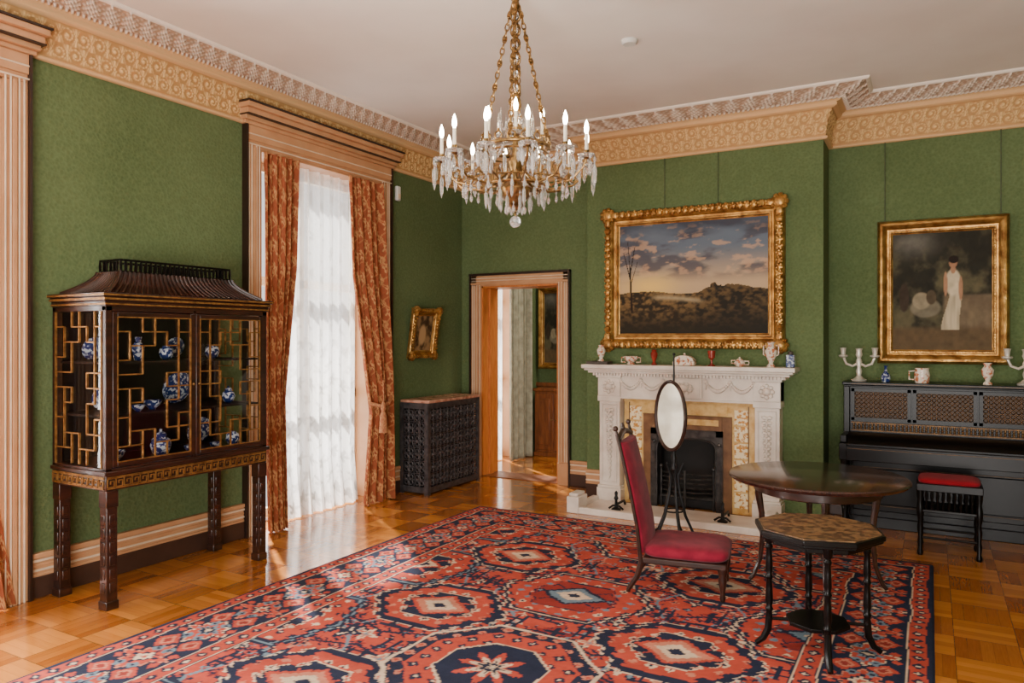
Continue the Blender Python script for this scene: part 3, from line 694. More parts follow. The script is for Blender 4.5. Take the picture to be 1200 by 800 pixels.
for z in(2.012,2.084):
    gl.box(-GA,GA,yc-GB-.007,yc-GB+.007,z-.007,z+.007).box(-GA,GA,yc+GB-.007,yc+GB+.007,z-.007,z+.007)
    for s in(-1,1): gl.box(s*GA-.007,s*GA+.007,yc-GB,yc+GB,z-.007,z+.007)
for k in range(25):
    x_=-GA+2*GA*k/24
    for s in(-1,1): gl.tube([(x_,yc+s*GB,2.0),(x_,yc+s*GB,2.05),(x_,yc+s*GB,2.088)],[.006,.010,.006],6)
for k in range(1,6):
    for s in(-1,1): gl.tube([(s*GA,yc-GB+2*GB*k/6,2.0),(s*GA,yc-GB+2*GB*k/6,2.088)],.007,6)
gl.build('gallery',M['ebony'],cb)
def pot(name,label,cat,loc,prof,m,group=None,lid=None,hd=None,n=20,sc=1):
    prof=[(r*sc,z*sc) for r,z in prof]
    o=MB().lathe(prof,(0,0,0),n).build(name,m,loc=loc);tag(o,label,cat,group)
    if lid: MB().lathe([(r*sc,z*sc) for r,z in lid],(0,0,0),n).build('lid',m,o)
    if hd:
        for s in hd: MB().tube([(s*hd[s][0]*.9,0,hd[s][2]),(s*(hd[s][0]+hd[s][3]),0,hd[s][2]*.95+hd[s][1]*.05),(s*(hd[s][0]+hd[s][3]),0,hd[s][1]),(s*hd[s][0]*.9,0,hd[s][1]*.9)],.006,6).build('handle',m,o)
    return o
jar=[(.03,0),(.055,.02),(.07,.07),(.06,.11),(.035,.13),(.04,.14)];bowl=[(.03,0),(.035,.012),(.07,.05),(.085,.085),(.078,.085),(.06,.05),(.02,.02)]
tall=[(.03,0),(.032,.01),(.045,.07),(.05,.12),(.022,.16),(.03,.2)]
jl=[(.04,.14),(.03,.155),(.008,.165),(.012,.18),(.001,.185)]
def cw(x,dep): return (.07+dep,3.22+x)
G='blue and white porcelain in the china cabinet'
def plate(label,x,dep,z,r):
    o=MB(Matrix.Rotation(R(-75),4,'Y')).lathe([(r*.5,-.006),(r,.012),(r*.98,.018),(r*.6,.004),(.001,.004)],(0,0,0),24).build('plate',M['blue'],loc=(*cw(x,dep),z+r*.98));return tag(o,label,'plate',G)
plate('large blue and white plate propped on the middle shelf behind the right door',.18,.14,1.137,.115)
plate('blue and white plate propped on the middle shelf behind the left door',-.36,.16,1.137,.085)
plate('round blue and white plate propped on the cabinet floor at right',.36,.14,.831,.10)
plate('small blue and white plate propped on the upper shelf behind the right door',.16,.14,1.457,.075)
plate('small blue and white plate propped on the upper shelf near the left end',-.42,.14,1.457,.075)
for nm,lb,ct,x,dep,z,pr,ld,sc in(
 ('porcelain_bowl','blue and white bowl on the cabinet floor in its left corner','bowl',-.44,.36,.831,bowl,None,.85),
 ('porcelain_jar','large lidded blue and white jar in the middle of the cabinet floor','jar',-.10,.34,.831,jar,jl,.95),
 ('porcelain_cup','small blue and white cup on the cabinet floor beside the large lidded jar','cup',.09,.38,.831,bowl,None,.5),
 ('porcelain_cup','small blue and white cup on the cabinet floor before the round plate','cup',.28,.40,.831,bowl,None,.5),
 ('porcelain_jar','blue and white jar on the cabinet floor in its right corner','jar',.46,.36,.831,jar,None,.7),
 ('porcelain_bowl','blue and white bowl on the middle shelf left of the doors meeting','bowl',-.16,.34,1.137,bowl,None,.7),
 ('porcelain_cup','small blue and white cup on the middle shelf before its left plate','cup',-.30,.40,1.137,bowl,None,.5),
 ('porcelain_cup','small blue and white cup on the middle shelf before the large plate','cup',.10,.42,1.137,bowl,None,.5),
 ('porcelain_jar','small lidded blue and white jar on the middle shelf, right end','jar',.44,.34,1.137,jar,jl,.65),
 ('porcelain_vase','slim blue and white vase on the upper shelf near the left end','vase',-.26,.34,1.457,tall,None,.75),
 ('porcelain_jar','blue and white jar on the upper shelf beside the centre post','jar',-.06,.34,1.457,jar,None,.65),
 ('porcelain_jar','blue and white jar on the upper shelf behind the right door','jar',.30,.34,1.457,jar,None,.7)):
    pot(nm,lb,ct,(*cw(x,dep),z),pr,M['blue'],G,ld,sc=sc)
# ---------------------------------------------------------------- radiator cover
rc=thing('radiator_cover','pierced dark iron radiator cover with brown marble top','radiator cover',(.03,6.63,0),R(90))
w,dp,h=.49,.35,.935
MB().box(-w,w,-dp-.015,0,h,h+.03).build('marble_top',M['redmarble'],rc,.006)
MB().box(-w+.03,w-.03,-dp+.05,-.0,.03,h-.01).build('body',M['iron'],rc)
def grill(T,hw,name):
    g=MB(T)
    for a in(-hw,hw): g.box(a-.02,a+.02,-.012,.012,0,h)
    for z in(.05,h-.03): g.box(-hw,hw,-.01,.01,z-.03,z+.03)
    nx=max(2,round(2*hw/.13));cwid=(2*hw-.04)/nx;nz=6;ch=(h-.14)/nz
    RX=Matrix.Rotation(R(90),3,'X');u_=min(cwid,ch)
    for i in range(nx):
        for j_ in range(nz):
            cx=-hw+.02+(i+.5)*cwid;cz=.08+(j_+.5)*ch
            g.ring((cx,0,cz),u_*.15,.007,RX,10,5)
            for k in range(4):
                t=PI/4+k*PI/2;g.ring((cx+u_*.31*math.cos(t),0,cz+u_*.31*math.sin(t)),u_*.16,.006,RX,10,5)
                t=k*PI/2;g.ball((cx+u_*.36*math.cos(t),0,cz+u_*.36*math.sin(t)),.011 if k%2 else .022,.007,.022 if k%2 else .011,6)
            g.ball((cx,-.004,cz),.013,.009,.013,6)
    for i in range(1,nx): g.bar((-hw+.02+i*cwid,0,.08),(-hw+.02+i*cwid,0,h-.06),.008,.01)
    for j_ in range(1,nz): g.bar((-hw,0,.08+j_*ch),(hw,0,.08+j_*ch),.008,.01)
    g.build(name,M['grille'],rc)
grill(Matrix.Translation((0,-dp+.005,0)),w-.02,'front_grille')
grill(Matrix.Translation((-w+.005,-dp/2,0))@Matrix.Rotation(R(-90),4,'Z'),dp/2-.02,'side_grille')
# ---------------------------------------------------------------- fireplace
fp=thing('fireplace','carved white marble fireplace with ochre tiles and black grate','fireplace',(2.83,YF,0))
A=.855
sh=MB().box(-.99,.99,-.29,0,1.305,1.345).box(-.97,.97,-.265,0,1.285,1.305).box(-.94,.94,-.235,0,1.262,1.285).box(-.90,.90,-.20,0,1.235,1.262)
sh.build('mantel_shelf',M['marble'],fp,.006)
dn=MB()
for k in range(58): dn.box(-.89+k*.0309,-.89+k*.0309+.017,-.225,-.19,1.238,1.262)
dn.build('dentil_row',M['marble'],fp)
MB().box(-A,A,-.16,0,1.02,1.24).box(-A,A,-.17,0,1.015,1.035).build('lintel',M['marble'],fp,.004)
def swag(ga,x0,x1,z0,sag,y=-.17):
    pts=[(x0+(x1-x0)*i/14,y,z0-sag*math.sin(PI*i/14)) for i in range(15)]
    for i,p in enumerate(pts): ga.ball(p,.013+.008*math.sin(PI*i/14),.016,.013+.008*math.sin(PI*i/14),6)
for s in(-1,1):
    ga=MB();swag(ga,s*.20,s*.42,1.195,.08);swag(ga,s*.42,s*.63,1.195,.08)
    for x_ in(.2,.42,.63):
        ga.ball((s*x_,-.17,1.2),.02,.018,.02,8);ga.ball((s*x_,-.165,1.15),.01,.012,.03,6)
    ga.build('garland',M['marble'],fp)
tb=MB().box(-.17,.17,-.185,-.15,1.045,1.225).box(-.15,.15,-.192,-.18,1.06,1.21)
for k in range(12):
    t=2*PI*k/12;tb.ball((.05*math.cos(t)*1.6,-.195,1.135+.045*math.sin(t)),.018,.016,.016,6)
tb.ball((0,-.2,1.135),.05,.02,.035,10);tb.build('tablet',M['marble'],fp)
for s in(-1,1):
    p=MB();x_=s*(A-.115)
    p.box(x_-.125,x_+.125,-.19,0,0,.14).box(x_-.118,x_+.118,-.18,0,.14,.165).box(x_-.105,x_+.105,-.165,0,.165,1.0).box(x_-.118,x_+.118,-.185,0,.985,1.04).box(x_-.13,x_+.13,-.2,0,1.215,1.24).box(x_-.115,x_+.115,-.182,0,1.04,1.215)
    p.box(x_-.08,x_-.07,-.176,-.16,.2,.96).box(x_+.07,x_+.08,-.176,-.16,.2,.96).box(x_-.08,x_+.08,-.176,-.16,.2,.21).box(x_-.08,x_+.08,-.176,-.16,.95,.96)
    pl=p.build('pilaster',M['marble'],fp,.004)
    c=MB()
    for k in range(15):
        z=.9-k*.045;r_=.028-.0012*k
        for sg in(-1,1): c.ball((x_+sg*r_*.8,-.172,z),r_,.016,.02,6)
        c.ball((x_,-.178,z-.02),.014,.014,.024,6)
    c.build('carved_drop',M['marble'],pl)
    c=MB()
    for k in range(8):
        t=2*PI*k/8;c.ball((x_+.05*math.cos(t),-.185,1.128+.05*math.sin(t)),.022,.016,.022,6)
    c.ball((x_,-.19,1.128),.034,.016,.034,8);c.build('rosette',M['marble'],pl)
MB().box(-.62,-.38,-.08,0,0,1.02).box(.38,.62,-.08,0,0,1.02).box(-.38,.38,-.08,0,.80,1.02).box(-.62,.62,-.10,0,.99,1.02).build('tile_surround',M['tile'],fp,.003)
for s in(-1,1):
    for k in range(6): MB().box(s*.50-.06,s*.50+.06,-.09,-.07,.06+k*.15,.195+k*.15).build('flower_tile',M['tile2'],fp,.003)
for s in(-1,1): MB().box(s*.565-.004,s*.565+.004,-.088,-.07,.03,.98).build('tile_fillet',M['brown'],fp)
MB().box(-.42,-.33,-.095,.0,0,.88).box(.33,.42,-.095,.0,0,.88).box(-.33,.33,-.095,0,.74,.88).box(-.42,.42,-.105,-.09,.868,.88).build('metal_slip',M['brown'],fp,.003)
MB().box(-.30,.30,-.1,-.09,.79,.845).build('slip_panel',M['tile'],fp,.003)
ir=MB();ir.box(-.34,-.28,-.115,.02,0,.745).box(.28,.34,-.115,.02,0,.745).box(-.34,.34,-.115,.02,.69,.745)
vs=[]
for i in range(13):
    t=PI*i/12;vs.append((.28*math.copysign(abs(math.cos(t))**.5,math.cos(t)),.56+.10*math.sin(t)**.7))
ir.M=Matrix.Rotation(R(90),4,'X')
for i in range(12):
    a,bq=vs[i],vs[i+1];ir.prism([a,bq,(bq[0],.71),(a[0],.71)],-.03,.10)
ir.M=Matrix.Identity(4)
ir.tube([(x_,-.112,z_) for x_,z_ in [(.28,.1)]+vs+[(-.28,.1)]],.009,8)
for s in(-1,1): ir.ball((s*.31,-.118,.62),.020,.012,.020,8);ir.box(s*.31-.012,s*.31+.012,-.122,-.11,.10,.56)
ir.build('register_frame',M['steel'],fp,.003)
MB().box(-.36,.36,.30,.32,0,.84).box(-.36,-.34,0,.32,0,.84).box(.34,.36,0,.32,0,.84).box(-.36,.36,0,.32,.80,.84).build('firebox',M['soot'],fp)
gr=MB()
for k in range(6): gr.tube([(-.25,-.06,.12+k*.042),(-.1,-.13,.12+k*.042),(.1,-.13,.12+k*.042),(.25,-.06,.12+k*.042)],.008,6)
for x_ in(-.25,0,.25): gr.tube([(x_,-.07 if x_ else -.14,.0),(x_,-.07 if x_ else -.14,.37)],.012,8)
gr.box(-.25,.25,-.1,.2,.10,.12)
for x_ in(-.25,.25): gr.ball((x_,-.07,.385),.022)
gr.build('grate',M['steel'],fp)
MB().box(-.30,.30,-.04,.1,.0,.09).build('ash_guard',M['iron'],fp,.01)
he=thing('hearth','low white marble hearth slab with raised kerb before the fire','hearth',(2.83,YF,0))
MB().box(-.9,.9,-.74,-.20,0,.022).build('slab',M['marble'],he,.004)
MB().box(-.9,.9,-.76,-.70,0,.06).box(-.9,-.84,-.72,-.2,0,.06).box(.84,.9,-.72,-.2,0,.06).build('kerb',M['marble'],he,.006)
for s in(-1,1): MB().box(s*.86-.06,s*.86+.06,-.77,-.56,0,.15).box(s*.86-.045,s*.86+.045,-.75,-.58,.15,.18).build('kerb_block',M['marble'],he,.01)
def andiron(label,loc):
    o=MB().lathe([(.045,0),(.045,.012),(.015,.03),(.012,.09),(.022,.11),(.012,.13),(.016,.16),(.001,.18)],n=12).tube([(0,0,.05),(0,.20,.05),(0,.23,0.01)],.012,6).tube([(-.07,0,0.011),(-.03,0,.04),(.03,0,.04),(.07,0,0.011)],.01,6).build('andiron',M['iron'],loc=loc);tag(o,label,'andiron')
andiron('small black iron firedog on the left of the hearth',(2.31,6.40,.0235));andiron('small black iron firedog on the right of the hearth',(3.27,6.42,.0235))
ZM=1.346
vs1=[(.035,0),(.03,.015),(.018,.03),(.045,.09),(.05,.13),(.028,.165),(.036,.185)]
pot('vase','painted cream vase at the left end of the mantel','vase',(2.02,6.745,ZM+.029),vs1,M['china'],sc=.85)
b0=MB().box(-.11,.11,-.07,.07,0,.028).build('book',M['book'],loc=(2.0,6.745,ZM),bev=.003);tag(b0,'flat dark book under the vase on the mantel','book')
pot('bowl','two-handled cream china bowl on the mantel','bowl',(2.32,6.76,ZM),[(.035,0),(.04,.01),(.025,.02),(.06,.045),(.07,.08),(.063,.08),(.045,.035)],M['china'],hd={1:(.06,.025,.07,.035),-1:(.06,.025,.07,.035)})
pot('vase','small red glazed vase on the mantel next to the bowl','vase',(2.55,6.76,ZM),[(.03,0),(.025,.01),(.012,.03),(.03,.08),(.034,.11),(.02,.13),(.028,.145)],M['ruby'])
cl=thing('ceramic_casket','white arched ceramic casket at the centre of the mantel','ornament',(2.84,6.76,ZM))
MB().box(-.10,.10,-.05,.05,0,.045).build('body',M['china'],cl,.012)
ld=MB();ld.M=Matrix.Rotation(R(90),4,'X');ld.prism([(.095*math.cos(PI*i/12),.045+.05*math.sin(PI*i/12)) for i in range(13)],-.045,.045);ld.M=Matrix.Identity(4);ld.ball((0,0,.105),.012);ld.build('lid',M['china'],cl,.006)
pot('goblet','red glazed goblet on the mantel right of the casket','goblet',(3.09,6.76,ZM),[(.032,0),(.03,.008),(.01,.02),(.009,.055),(.03,.075),(.036,.14),(.032,.14),(.02,.08)],M['ruby'])
pot('teapot','small cream china teapot on the mantel','teapot',(3.34,6.76,ZM),[(.025,0),(.045,.02),(.048,.04),(.03,.06)],M['china'],lid=[(.03,.06),(.018,.07),(.006,.076),(.009,.085),(.001,.088)],hd={1:(.045,.018,.05,.035),-1:(.045,.03,.055,.028)})
pot('vase','tall cream vase near the right end of the mantel','vase',(3.61,6.745,ZM),[(.036,0),(.032,.018),(.016,.036),(.045,.10),(.052,.145),(.027,.18),(.023,.2),(.036,.22)],M['china'],hd={1:(.045,.11,.19,.018),-1:(.045,.11,.19,.018)})
bc=thing('tea_caddy','upright blue and white caddy at the right end of the mantel','caddy',(3.77,6.76,ZM))
MB().box(-.035,.035,-.035,.035,0,.11).build('body',M['blue'],bc,.006);MB().lathe([(.022,.11),(.022,.135),(.006,.14),(.001,.145)],n=14).build('lid',M['book'],bc)
# ---------------------------------------------------------------- piano
pn=thing('upright_piano','black upright piano with pierced fretwork front against the green wall','piano',(4.92,YB-.03,0))
pw=.76
MB().box(-pw,pw,-.37,0,1.2,1.225).box(-pw+.01,pw-.01,-.36,0,1.185,1.2).build('lid',M['ebony'],pn,.005)
MB().box(-pw+.03,pw-.03,-.33,0,.06,1.19).box(-pw+.02,pw-.02,-.36,0,0,.09).build('case',M['ebony'],pn,.004)
for s in(-1,1):
    c=MB();c.box(s*(pw-.035)-.025,s*(pw-.035)+.025,-.36,0,.0,1.19);c.box(s*(pw-.035)-.03,s*(pw-.035)+.03,-.68,-.3,.60,.74);c.box(s*(pw-.035)-.025,s*(pw-.035)+.025,-.64,-.3,.74,.80);c.build('side_cheek',M['ebony'],pn,.006)
    l=MB();x_=s*(pw-.045);l.lathe([(.035,0),(.035,.04),(.022,.06),(.03,.1),(.02,.14),(.034,.26),(.038,.34),(.02,.44),(.034,.47),(.02,.5),(.036,.54),(.036,.6)],(x_,-.61,0),14);l.box(x_-.035,x_+.035,-.65,-.3,0,.04);l.build('leg',M['ebony'],pn)
MB().box(-pw+.06,pw-.06,-.67,-.3,.62,.70).box(-pw+.06,pw-.06,-.68,-.66,.60,.72).build('key_bed',M['ebony'],pn,.005)
fb=MB();fb.M=Matrix.Rotation(R(90),4,'Z')@Matrix.Rotation(R(90),4,'X');fb.prism([(-.655,.70),(-.655,.735),(-.60,.775),(-.40,.80),(-.33,.80),(-.33,.70)],-pw+.06,pw-.06);fb.build('fallboard',M['ebony'],pn,.004)
gd=MB()
for k in range(48): gd.lathe([(.006,.822),(.011,.84),(.005,.85),(.011,.86),(.006,.878)],(-.67+k*.0285,-.345,0),6)
gd.box(-.69,.69,-.355,-.33,.812,.822).box(-.69,.69,-.355,-.33,.876,.886);gd.build('spindle_row',M['dgilt'],pn)
for k in range(-1,2):
    cx=k*.465
    f=MB();f.box(cx-.225,cx+.225,-.356,-.335,.90,.925).box(cx-.225,cx+.225,-.356,-.335,1.145,1.17).box(cx-.225,cx-.2,-.356,-.335,.90,1.17).box(cx+.2,cx+.225,-.356,-.335,.90,1.17)
    for i in range(11):
        for j_ in range(6):
            x_=cx-.1818+i*.03636;z_=.944+j_*.0365
            f.ring((x_,-.345,z_),.0145,.0035,Matrix.Rotation(R(90),3,'X'),8,4);f.bar((x_-.018,-.343,z_-.018),(x_+.018,-.343,z_+.018),.004,.008);f.bar((x_-.018,-.343,z_+.018),(x_+.018,-.343,z_-.018),.004,.008)
    fo=f.build('fret_panel',M['ebony'],pn)
    MB().box(cx-.21,cx+.21,-.336,-.33,.92,1.15).build('fret_backing',M['fretcloth'],fo)
MB().box(-.68,.68,-.35,-.32,.14,.56).box(-.62,.62,-.36,-.34,.2,.5).build('lower_panel',M['ebony'],pn,.008)
for a,yy,z in((.69,-.372,1.212),(.69,-.684,.70),(.6,-.362,.19),(.6,-.362,.51)): MB().bar((-a,yy,z),(a,yy,z),.0035,.004).build('gilt_line',M['dgilt'],pn)
ZP=1.226
def candelabrum(label,x,y):
    r=thing('candelabrum',label,'candelabrum',(x,y,ZP))
    MB().lathe([(.06,0),(.063,.014),(.034,.03),(.018,.05),(.026,.09),(.016,.12),(.026,.17),(.016,.2),(.028,.23),(.022,.26),(.03,.285)],n=16).build('stem',M['silver'],r)
    for s in(-1,1):
        a=MB().tube([(0,0,.16),(s*.05,0,.13),(s*.1,0,.15),(s*.125,0,.21)],.011,8).build('arm',M['silver'],r)
        MB().lathe([(.014,.2),(.038,.215),(.04,.225),(.018,.23),(.024,.28),(.028,.29)],(s*.125,0,0),12).build('candle_cup',M['silver'],a)
candelabrum('pale silver two-armed candelabrum at the left end of the piano top',4.28,7.1)
candelabrum('pale silver two-armed candelabrum at the right edge of the photo',5.48,7.1)
pot('vase','small blue and white bottle on the piano beside the candelabrum','vase',(4.49,7.06,ZP),[(.03,0),(.036,.03),(.034,.06),(.012,.09),(.011,.13),(.018,.14)],M['blue'])
pot('jug','cream china jug below the painting on the piano','jug',(4.76,7.06,ZP),[(.05,0),(.056,.02),(.06,.07),(.05,.11),(.056,.125)],M['china'],hd={-1:(.055,.03,.1,.04)})
pot('vase','footed cream and brown vase on the right part of the piano top','vase',(5.22,7.06,ZP),[(.035,0),(.03,.015),(.014,.03),(.04,.08),(.045,.12),(.022,.15),(.034,.175)],M['china'])
ps=thing('piano_stool','black piano stool with scarlet cushion and spindle sides','stool',(4.94,6.42,0))
MB().cushion(-.20,.20,-.165,.165,.515,.572).build('cushion',M['redseat'],ps)
MB().box(-.21,.21,-.175,.175,.475,.53).build('frame',M['ebony'],ps,.005)
MB().box(-.2,.2,-.165,.165,.32,.34).build('lower_rail',M['ebony'],ps,.004)
for sx in(-1,1):
    for sy in(-1,1): MB().lathe([(.018,0),(.022,.02),(.014,.05),(.02,.1),(.014,.14),(.021,.2),(.014,.26),(.024,.3),(.024,.36),(.016,.4),(.024,.44),(.024,.49)],(sx*.185,sy*.15,0),12).build('leg',M['ebony'],ps)
SPB=[(.006,.338),(.011,.37),(.006,.4),(.012,.44),(.006,.478)]
s0_=MB().lathe(SPB,(0,0,0),8).build('spindle',M['ebony'],ps);s0_.location=(-.145,-.155,0)
for k in range(9):
    for sy in(-1,1):
        if (k,sy)!=(0,-1): dup(s0_,ps,loc=(-.145+k*.036,sy*.155,0))
for k in range(6):
    for sx in(-1,1): dup(s0_,ps,loc=(sx*.185,-.09+k*.036,0))
for s in(-1,1): MB().tube([(-.18,s*.15,.13),(.18,s*.15,.13)],.009).build('stretcher',M['ebony'],ps)
# ---------------------------------------------------------------- pole screen mirror
pm=thing('standing_mirror','oval mirror on a black pole with tripod feet before the fire','mirror',(3.03,5.82,0))
Zf=.014
MB().tube([(0,0,.55),(0,0,1.0),(0,0,1.46)],[.014,.01,.006],10).lathe([(.012,.52),(.03,.55),(.014,.6),(.026,.64),(.012,.68)],n=12).ball((0,0,1.47),.012).build('pole',M['iron'],pm)
for k in range(5):
    t=2*PI*k/5+.3;c,s=math.cos(t),math.sin(t)
    MB().tube([(.07*c,.07*s,.60),(.03*c,.03*s,.5),(.045*c,.045*s,.36),(.09*c,.09*s,.18),(.15*c,.15*s,.05),(.19*c,.19*s,Zf+.012)],[.008,.011,.012,.012,.011,.010],8).ball((.19*c,.19*s,Zf+.012),.012).build('leg',M['iron'],pm)
MB().ring((0,0,.22),.075,.007).build('leg_ring',M['iron'],pm)
Mo=Matrix.Translation((0,0,.98))@Matrix.Rotation(R(-118+90),4,'Z')@Matrix.Rotation(R(90),4,'X')
ov=MB(Mo);ov.tube([(.163*math.cos(2*PI*i/32),.272*math.sin(2*PI*i/32),.038) for i in range(32)],.015,8,True);of=ov.build('oval_frame',M['mahog'],pm)
g=MB(Mo);g.prism([(.16*math.cos(2*PI*i/32),.268*math.sin(2*PI*i/32)) for i in range(32)],.03,.04);g.build('mirror_glass',M['mirror'],pm)
MB().box(-.015,.015,-.015,.015,.95,1.01).build('bracket',M['iron'],pm)
# ---------------------------------------------------------------- red chair
ch=thing('low_chair','low crimson upholstered chair with tall narrow leaning back','chair',(3.46,4.67,.014),R(10))
MB().cushion(-.25,.28,-.24,.24,.215,.315).build('seat',M['velvet'],ch)
MB().box(-.24,.265,-.23,.23,.19,.228).build('seat_frame',M['mahog'],ch,.008)
for s in(-1,1):
    MB().lathe([(.012,0),(.018,.02),(.013,.05),(.02,.09),(.026,.13),(.022,.15),(.03,.18),(.03,.2)],(.24,s*.205,0),12).build('leg',M['mahog'],ch)
    MB().tube([(-.33,s*.205,0),(-.329,s*.205,.015),(-.275,s*.205,.1),(-.24,s*.205,.21)],[.014,.014,.018,.022],8).build('leg',M['mahog'],ch)
    MB().tube([(-.25,s*.218,.20),(-.272,s*.22,.4),(-.31,s*.22,.6),(-.355,s*.22,.8),(-.395,s*.215,.96),(-.405,s*.215,1.0)],[.014,.011,.010,.010,.012,.009],8).ball((-.408,s*.215,1.015),.018).build('back_post',M['mahog'],ch)
bk=MB();ny=11;pr=[(.25,-.238),(.4,-.256),(.55,-.285),(.7,-.318),(.82,-.347),(.93,-.374)]
vs=[];fs=[]
for z,x in pr:
    for k in range(ny):
        yy=-.21+.42*k/(ny-1);bul=.04*math.sin(PI*k/(ny-1))**.5
        vs.append((x+.004+bul,yy,z))
    for k in range(ny):
        yy=.21-.42*k/(ny-1);vs.append((x-.022,yy,z))
n=2*ny
fs=[(i*n+k,i*n+(k+1)%n,(i+1)*n+(k+1)%n,(i+1)*n+k) for i in range(len(pr)-1) for k in range(n)]+[tuple(range(n)),tuple((len(pr)-1)*n+k for k in range(n))]
bk.add(vs,fs).build('back_cushion',M['velvet'],ch,.008)
cr=MB().tube([(-.385,-.21,.945),(-.395,-.12,.965),(-.40,0,.98),(-.395,.12,.965),(-.385,.21,.945)],[.014,.018,.022,.018,.014],8).tube([(-.40,0,.98),(-.41,0,1.03)],[.02,.008],8)
cr.build('crest_rail',M['mahog'],ch)
# ---------------------------------------------------------------- round table
rt=thing('round_table','round polished dark mahogany table with slender curved legs','table',(4.186,5.10,.014))
MB().lathe([(.49,.675),(.525,.68),(.54,.692),(.543,.70),(.538,.708),(.53,.711),(.001,.711)],n=64).build('tabletop',M['tabletop'],rt)
ap=MB();ap.lathe([(.36,.60),(.385,.61),(.385,.68),(.36,.68)],n=40);ap.build('apron',M['mahog'],rt)
for k in range(4):
    t=R(195+90*k);c,s=math.cos(t),math.sin(t)
    MB().tube([(r*c,r*s,z) for r,z in((.34,.68),(.355,.58),(.335,.45),(.33,.3),(.345,.15),(.385,.04),(.41,.012))],[.026,.024,.019,.016,.014,.014,.013],8).build('leg',M['mahog'],rt)
st=MB()
for k in range(4):
    t=R(195+90*k);t2=R(285+90*k)
    st.tube([(.33*math.cos(t),.33*math.sin(t),.27),(.10*math.cos((t+t2)/2),.10*math.sin((t+t2)/2),.27),(.33*math.cos(t2),.33*math.sin(t2),.27)],.010,8)
st.build('stretcher',M['mahog'],rt)
# ---------------------------------------------------------------- octagonal table
ot=thing('octagonal_table','small octagonal table with mottled top and black bobbin legs','table',(4.32,4.056,.014))
oc=lambda r,o=0:[(r*math.cos(R(22.5+45*k+o)),r*math.sin(R(22.5+45*k+o))) for k in range(8)]
MB().prism(oc(.315,18),.598,.625).prism(oc(.305,18),.585,.6).build('rim',M['ebony'],ot,.004)
MB().prism(oc(.297,18),.62,.629).build('inlaid_top',M['octtop'],ot)
apn=MB();apn.prism(oc(.25,18),.55,.588);apn.build('apron',M['ebony'],ot,.004)
for k in range(4):
    t=R(198+90*k);c,s=math.cos(t),math.sin(t)
    pr=[(.022,.588),(.022,.54),(.014,.53),(.020,.515),(.014,.50),(.016,.46),(.019,.40),(.014,.375),(.021,.36),(.014,.345),(.017,.30),(.020,.24),(.014,.21),(.021,.195),(.015,.18),(.018,.15)]
    l=MB();l.lathe(pr[::-1],(.235*c,.235*s,0),12);l.tube([(.235*c,.235*s,.17),(.24*c,.24*s,.09),(.265*c,.265*s,.04),(.30*c,.30*s,.013)],[.017,.018,.016,.013],8);l.build('leg',M['ebony'],ot)
    MB().tube([(.13*c,.13*s,.145),(.235*c,.235*s,.145)],.009,8).build('stretcher',M['ebony'],ot)
MB().prism(oc(.155,18),.135,.155).build('lower_shelf',M['ebony'],ot,.003)
# ---------------------------------------------------------------- chandelier
KS=.947
cd=thing('chandelier','gilt and crystal candle chandelier hanging from the ceiling on chains','chandelier',(2.653,3.887,1.6+2.1*KS));cd.scale=(KS,KS,KS)
Z=lambda z:z-HC
MB().lathe([(.004,-.03),(.02,-.02),(.03,.0),(.022,.03),(.05,.08),(.07,.105),(.075,.116)],n=24).build('ceiling_rose',M['brass'],cd)
RC=.215;ZC=2.80
def chain(p,q,n,R0,r,nm):
    p=Vector(p);q=Vector(q);mb=MB();d=(q-p).normalized();u=d.orthogonal().normalized();v=d.cross(u)
    for i in range(n):
        c=p.lerp(q,(i+.5)/n);a=u if i%2 else v
        L_=(q-p).length/n*.66
        mb.tube([c+d*L_*math.cos(2*PI*k/10)+a*R0*math.sin(2*PI*k/10) for k in range(10)],r,5,True)
        if i%4==1: mb.lathe([(.002,-.014),(.015,-.004),(.015,.004),(.002,.014)],c,8)
    mb.build(nm,M['brass'],cd)
for k in range(4):
    t=R(20+90*k);chain((.025*math.cos(t),.025*math.sin(t),.0),(RC*math.cos(t),RC*math.sin(t),Z(ZC)),24,.013,.0045,'chain')
cc=MB()
for i in range(7):
    z=3.68-i*.092
    for a in(0,PI/3,2*PI/3): cc.tube([(.036*math.sin(2*PI*k/14)*math.cos(a),.036*math.sin(2*PI*k/14)*math.sin(a),Z(z-.04+.040*math.cos(2*PI*k/14))) for k in range(14)],.0045,5,True)
    cc.lathe([(.004,-.012),(.02,-.004),(.02,.004),(.004,.012)],(0,0,Z(z-.086)),10)
cc.build('centre_chain',M['brass'],cd)
for i in range(7): MB().ball((0,0,Z(3.64-i*.092)),.020,.020,.026,8).build('crystal_bead',M['crystal'],cd,ang=5)
MB().lathe([(.001,Z(2.40)),(.03,Z(2.42)),(.06,Z(2.46)),(.10,Z(2.50)),(.115,Z(2.54)),(.08,Z(2.57)),(.03,Z(2.60)),(.028,Z(2.64)),(.05,Z(2.68)),(.055,Z(2.71)),(.022,Z(2.76)),(.018,Z(2.86)),(.045,Z(2.90)),(.05,Z(2.92)),(.018,Z(2.96)),(.014,Z(3.02)),(.02,Z(3.05)),(.001,Z(3.06))],n=24).build('stem',M['brass'],cd)
MB().ring((0,0,Z(ZC)),RC,.011,None,40,8).ring((0,0,Z(ZC-.04)),RC-.006,.006,None,40,6).build('corona_ring',M['brass'],cd)
sc=MB()
for k in range(16):
    t=2*PI*k/16;c,s=math.cos(t),math.sin(t);Mr=Matrix.Rotation(t,3,'Z')@Matrix.Rotation(R(90),3,'Y')
    sc.ring((RC*c,RC*s,Z(ZC+.034)),.024,.005,Mr,10,5);sc.ball((RC*c,RC*s,Z(ZC+.068)),.010,n=6)
sc.build('corona_scrolls',M['brass'],cd)
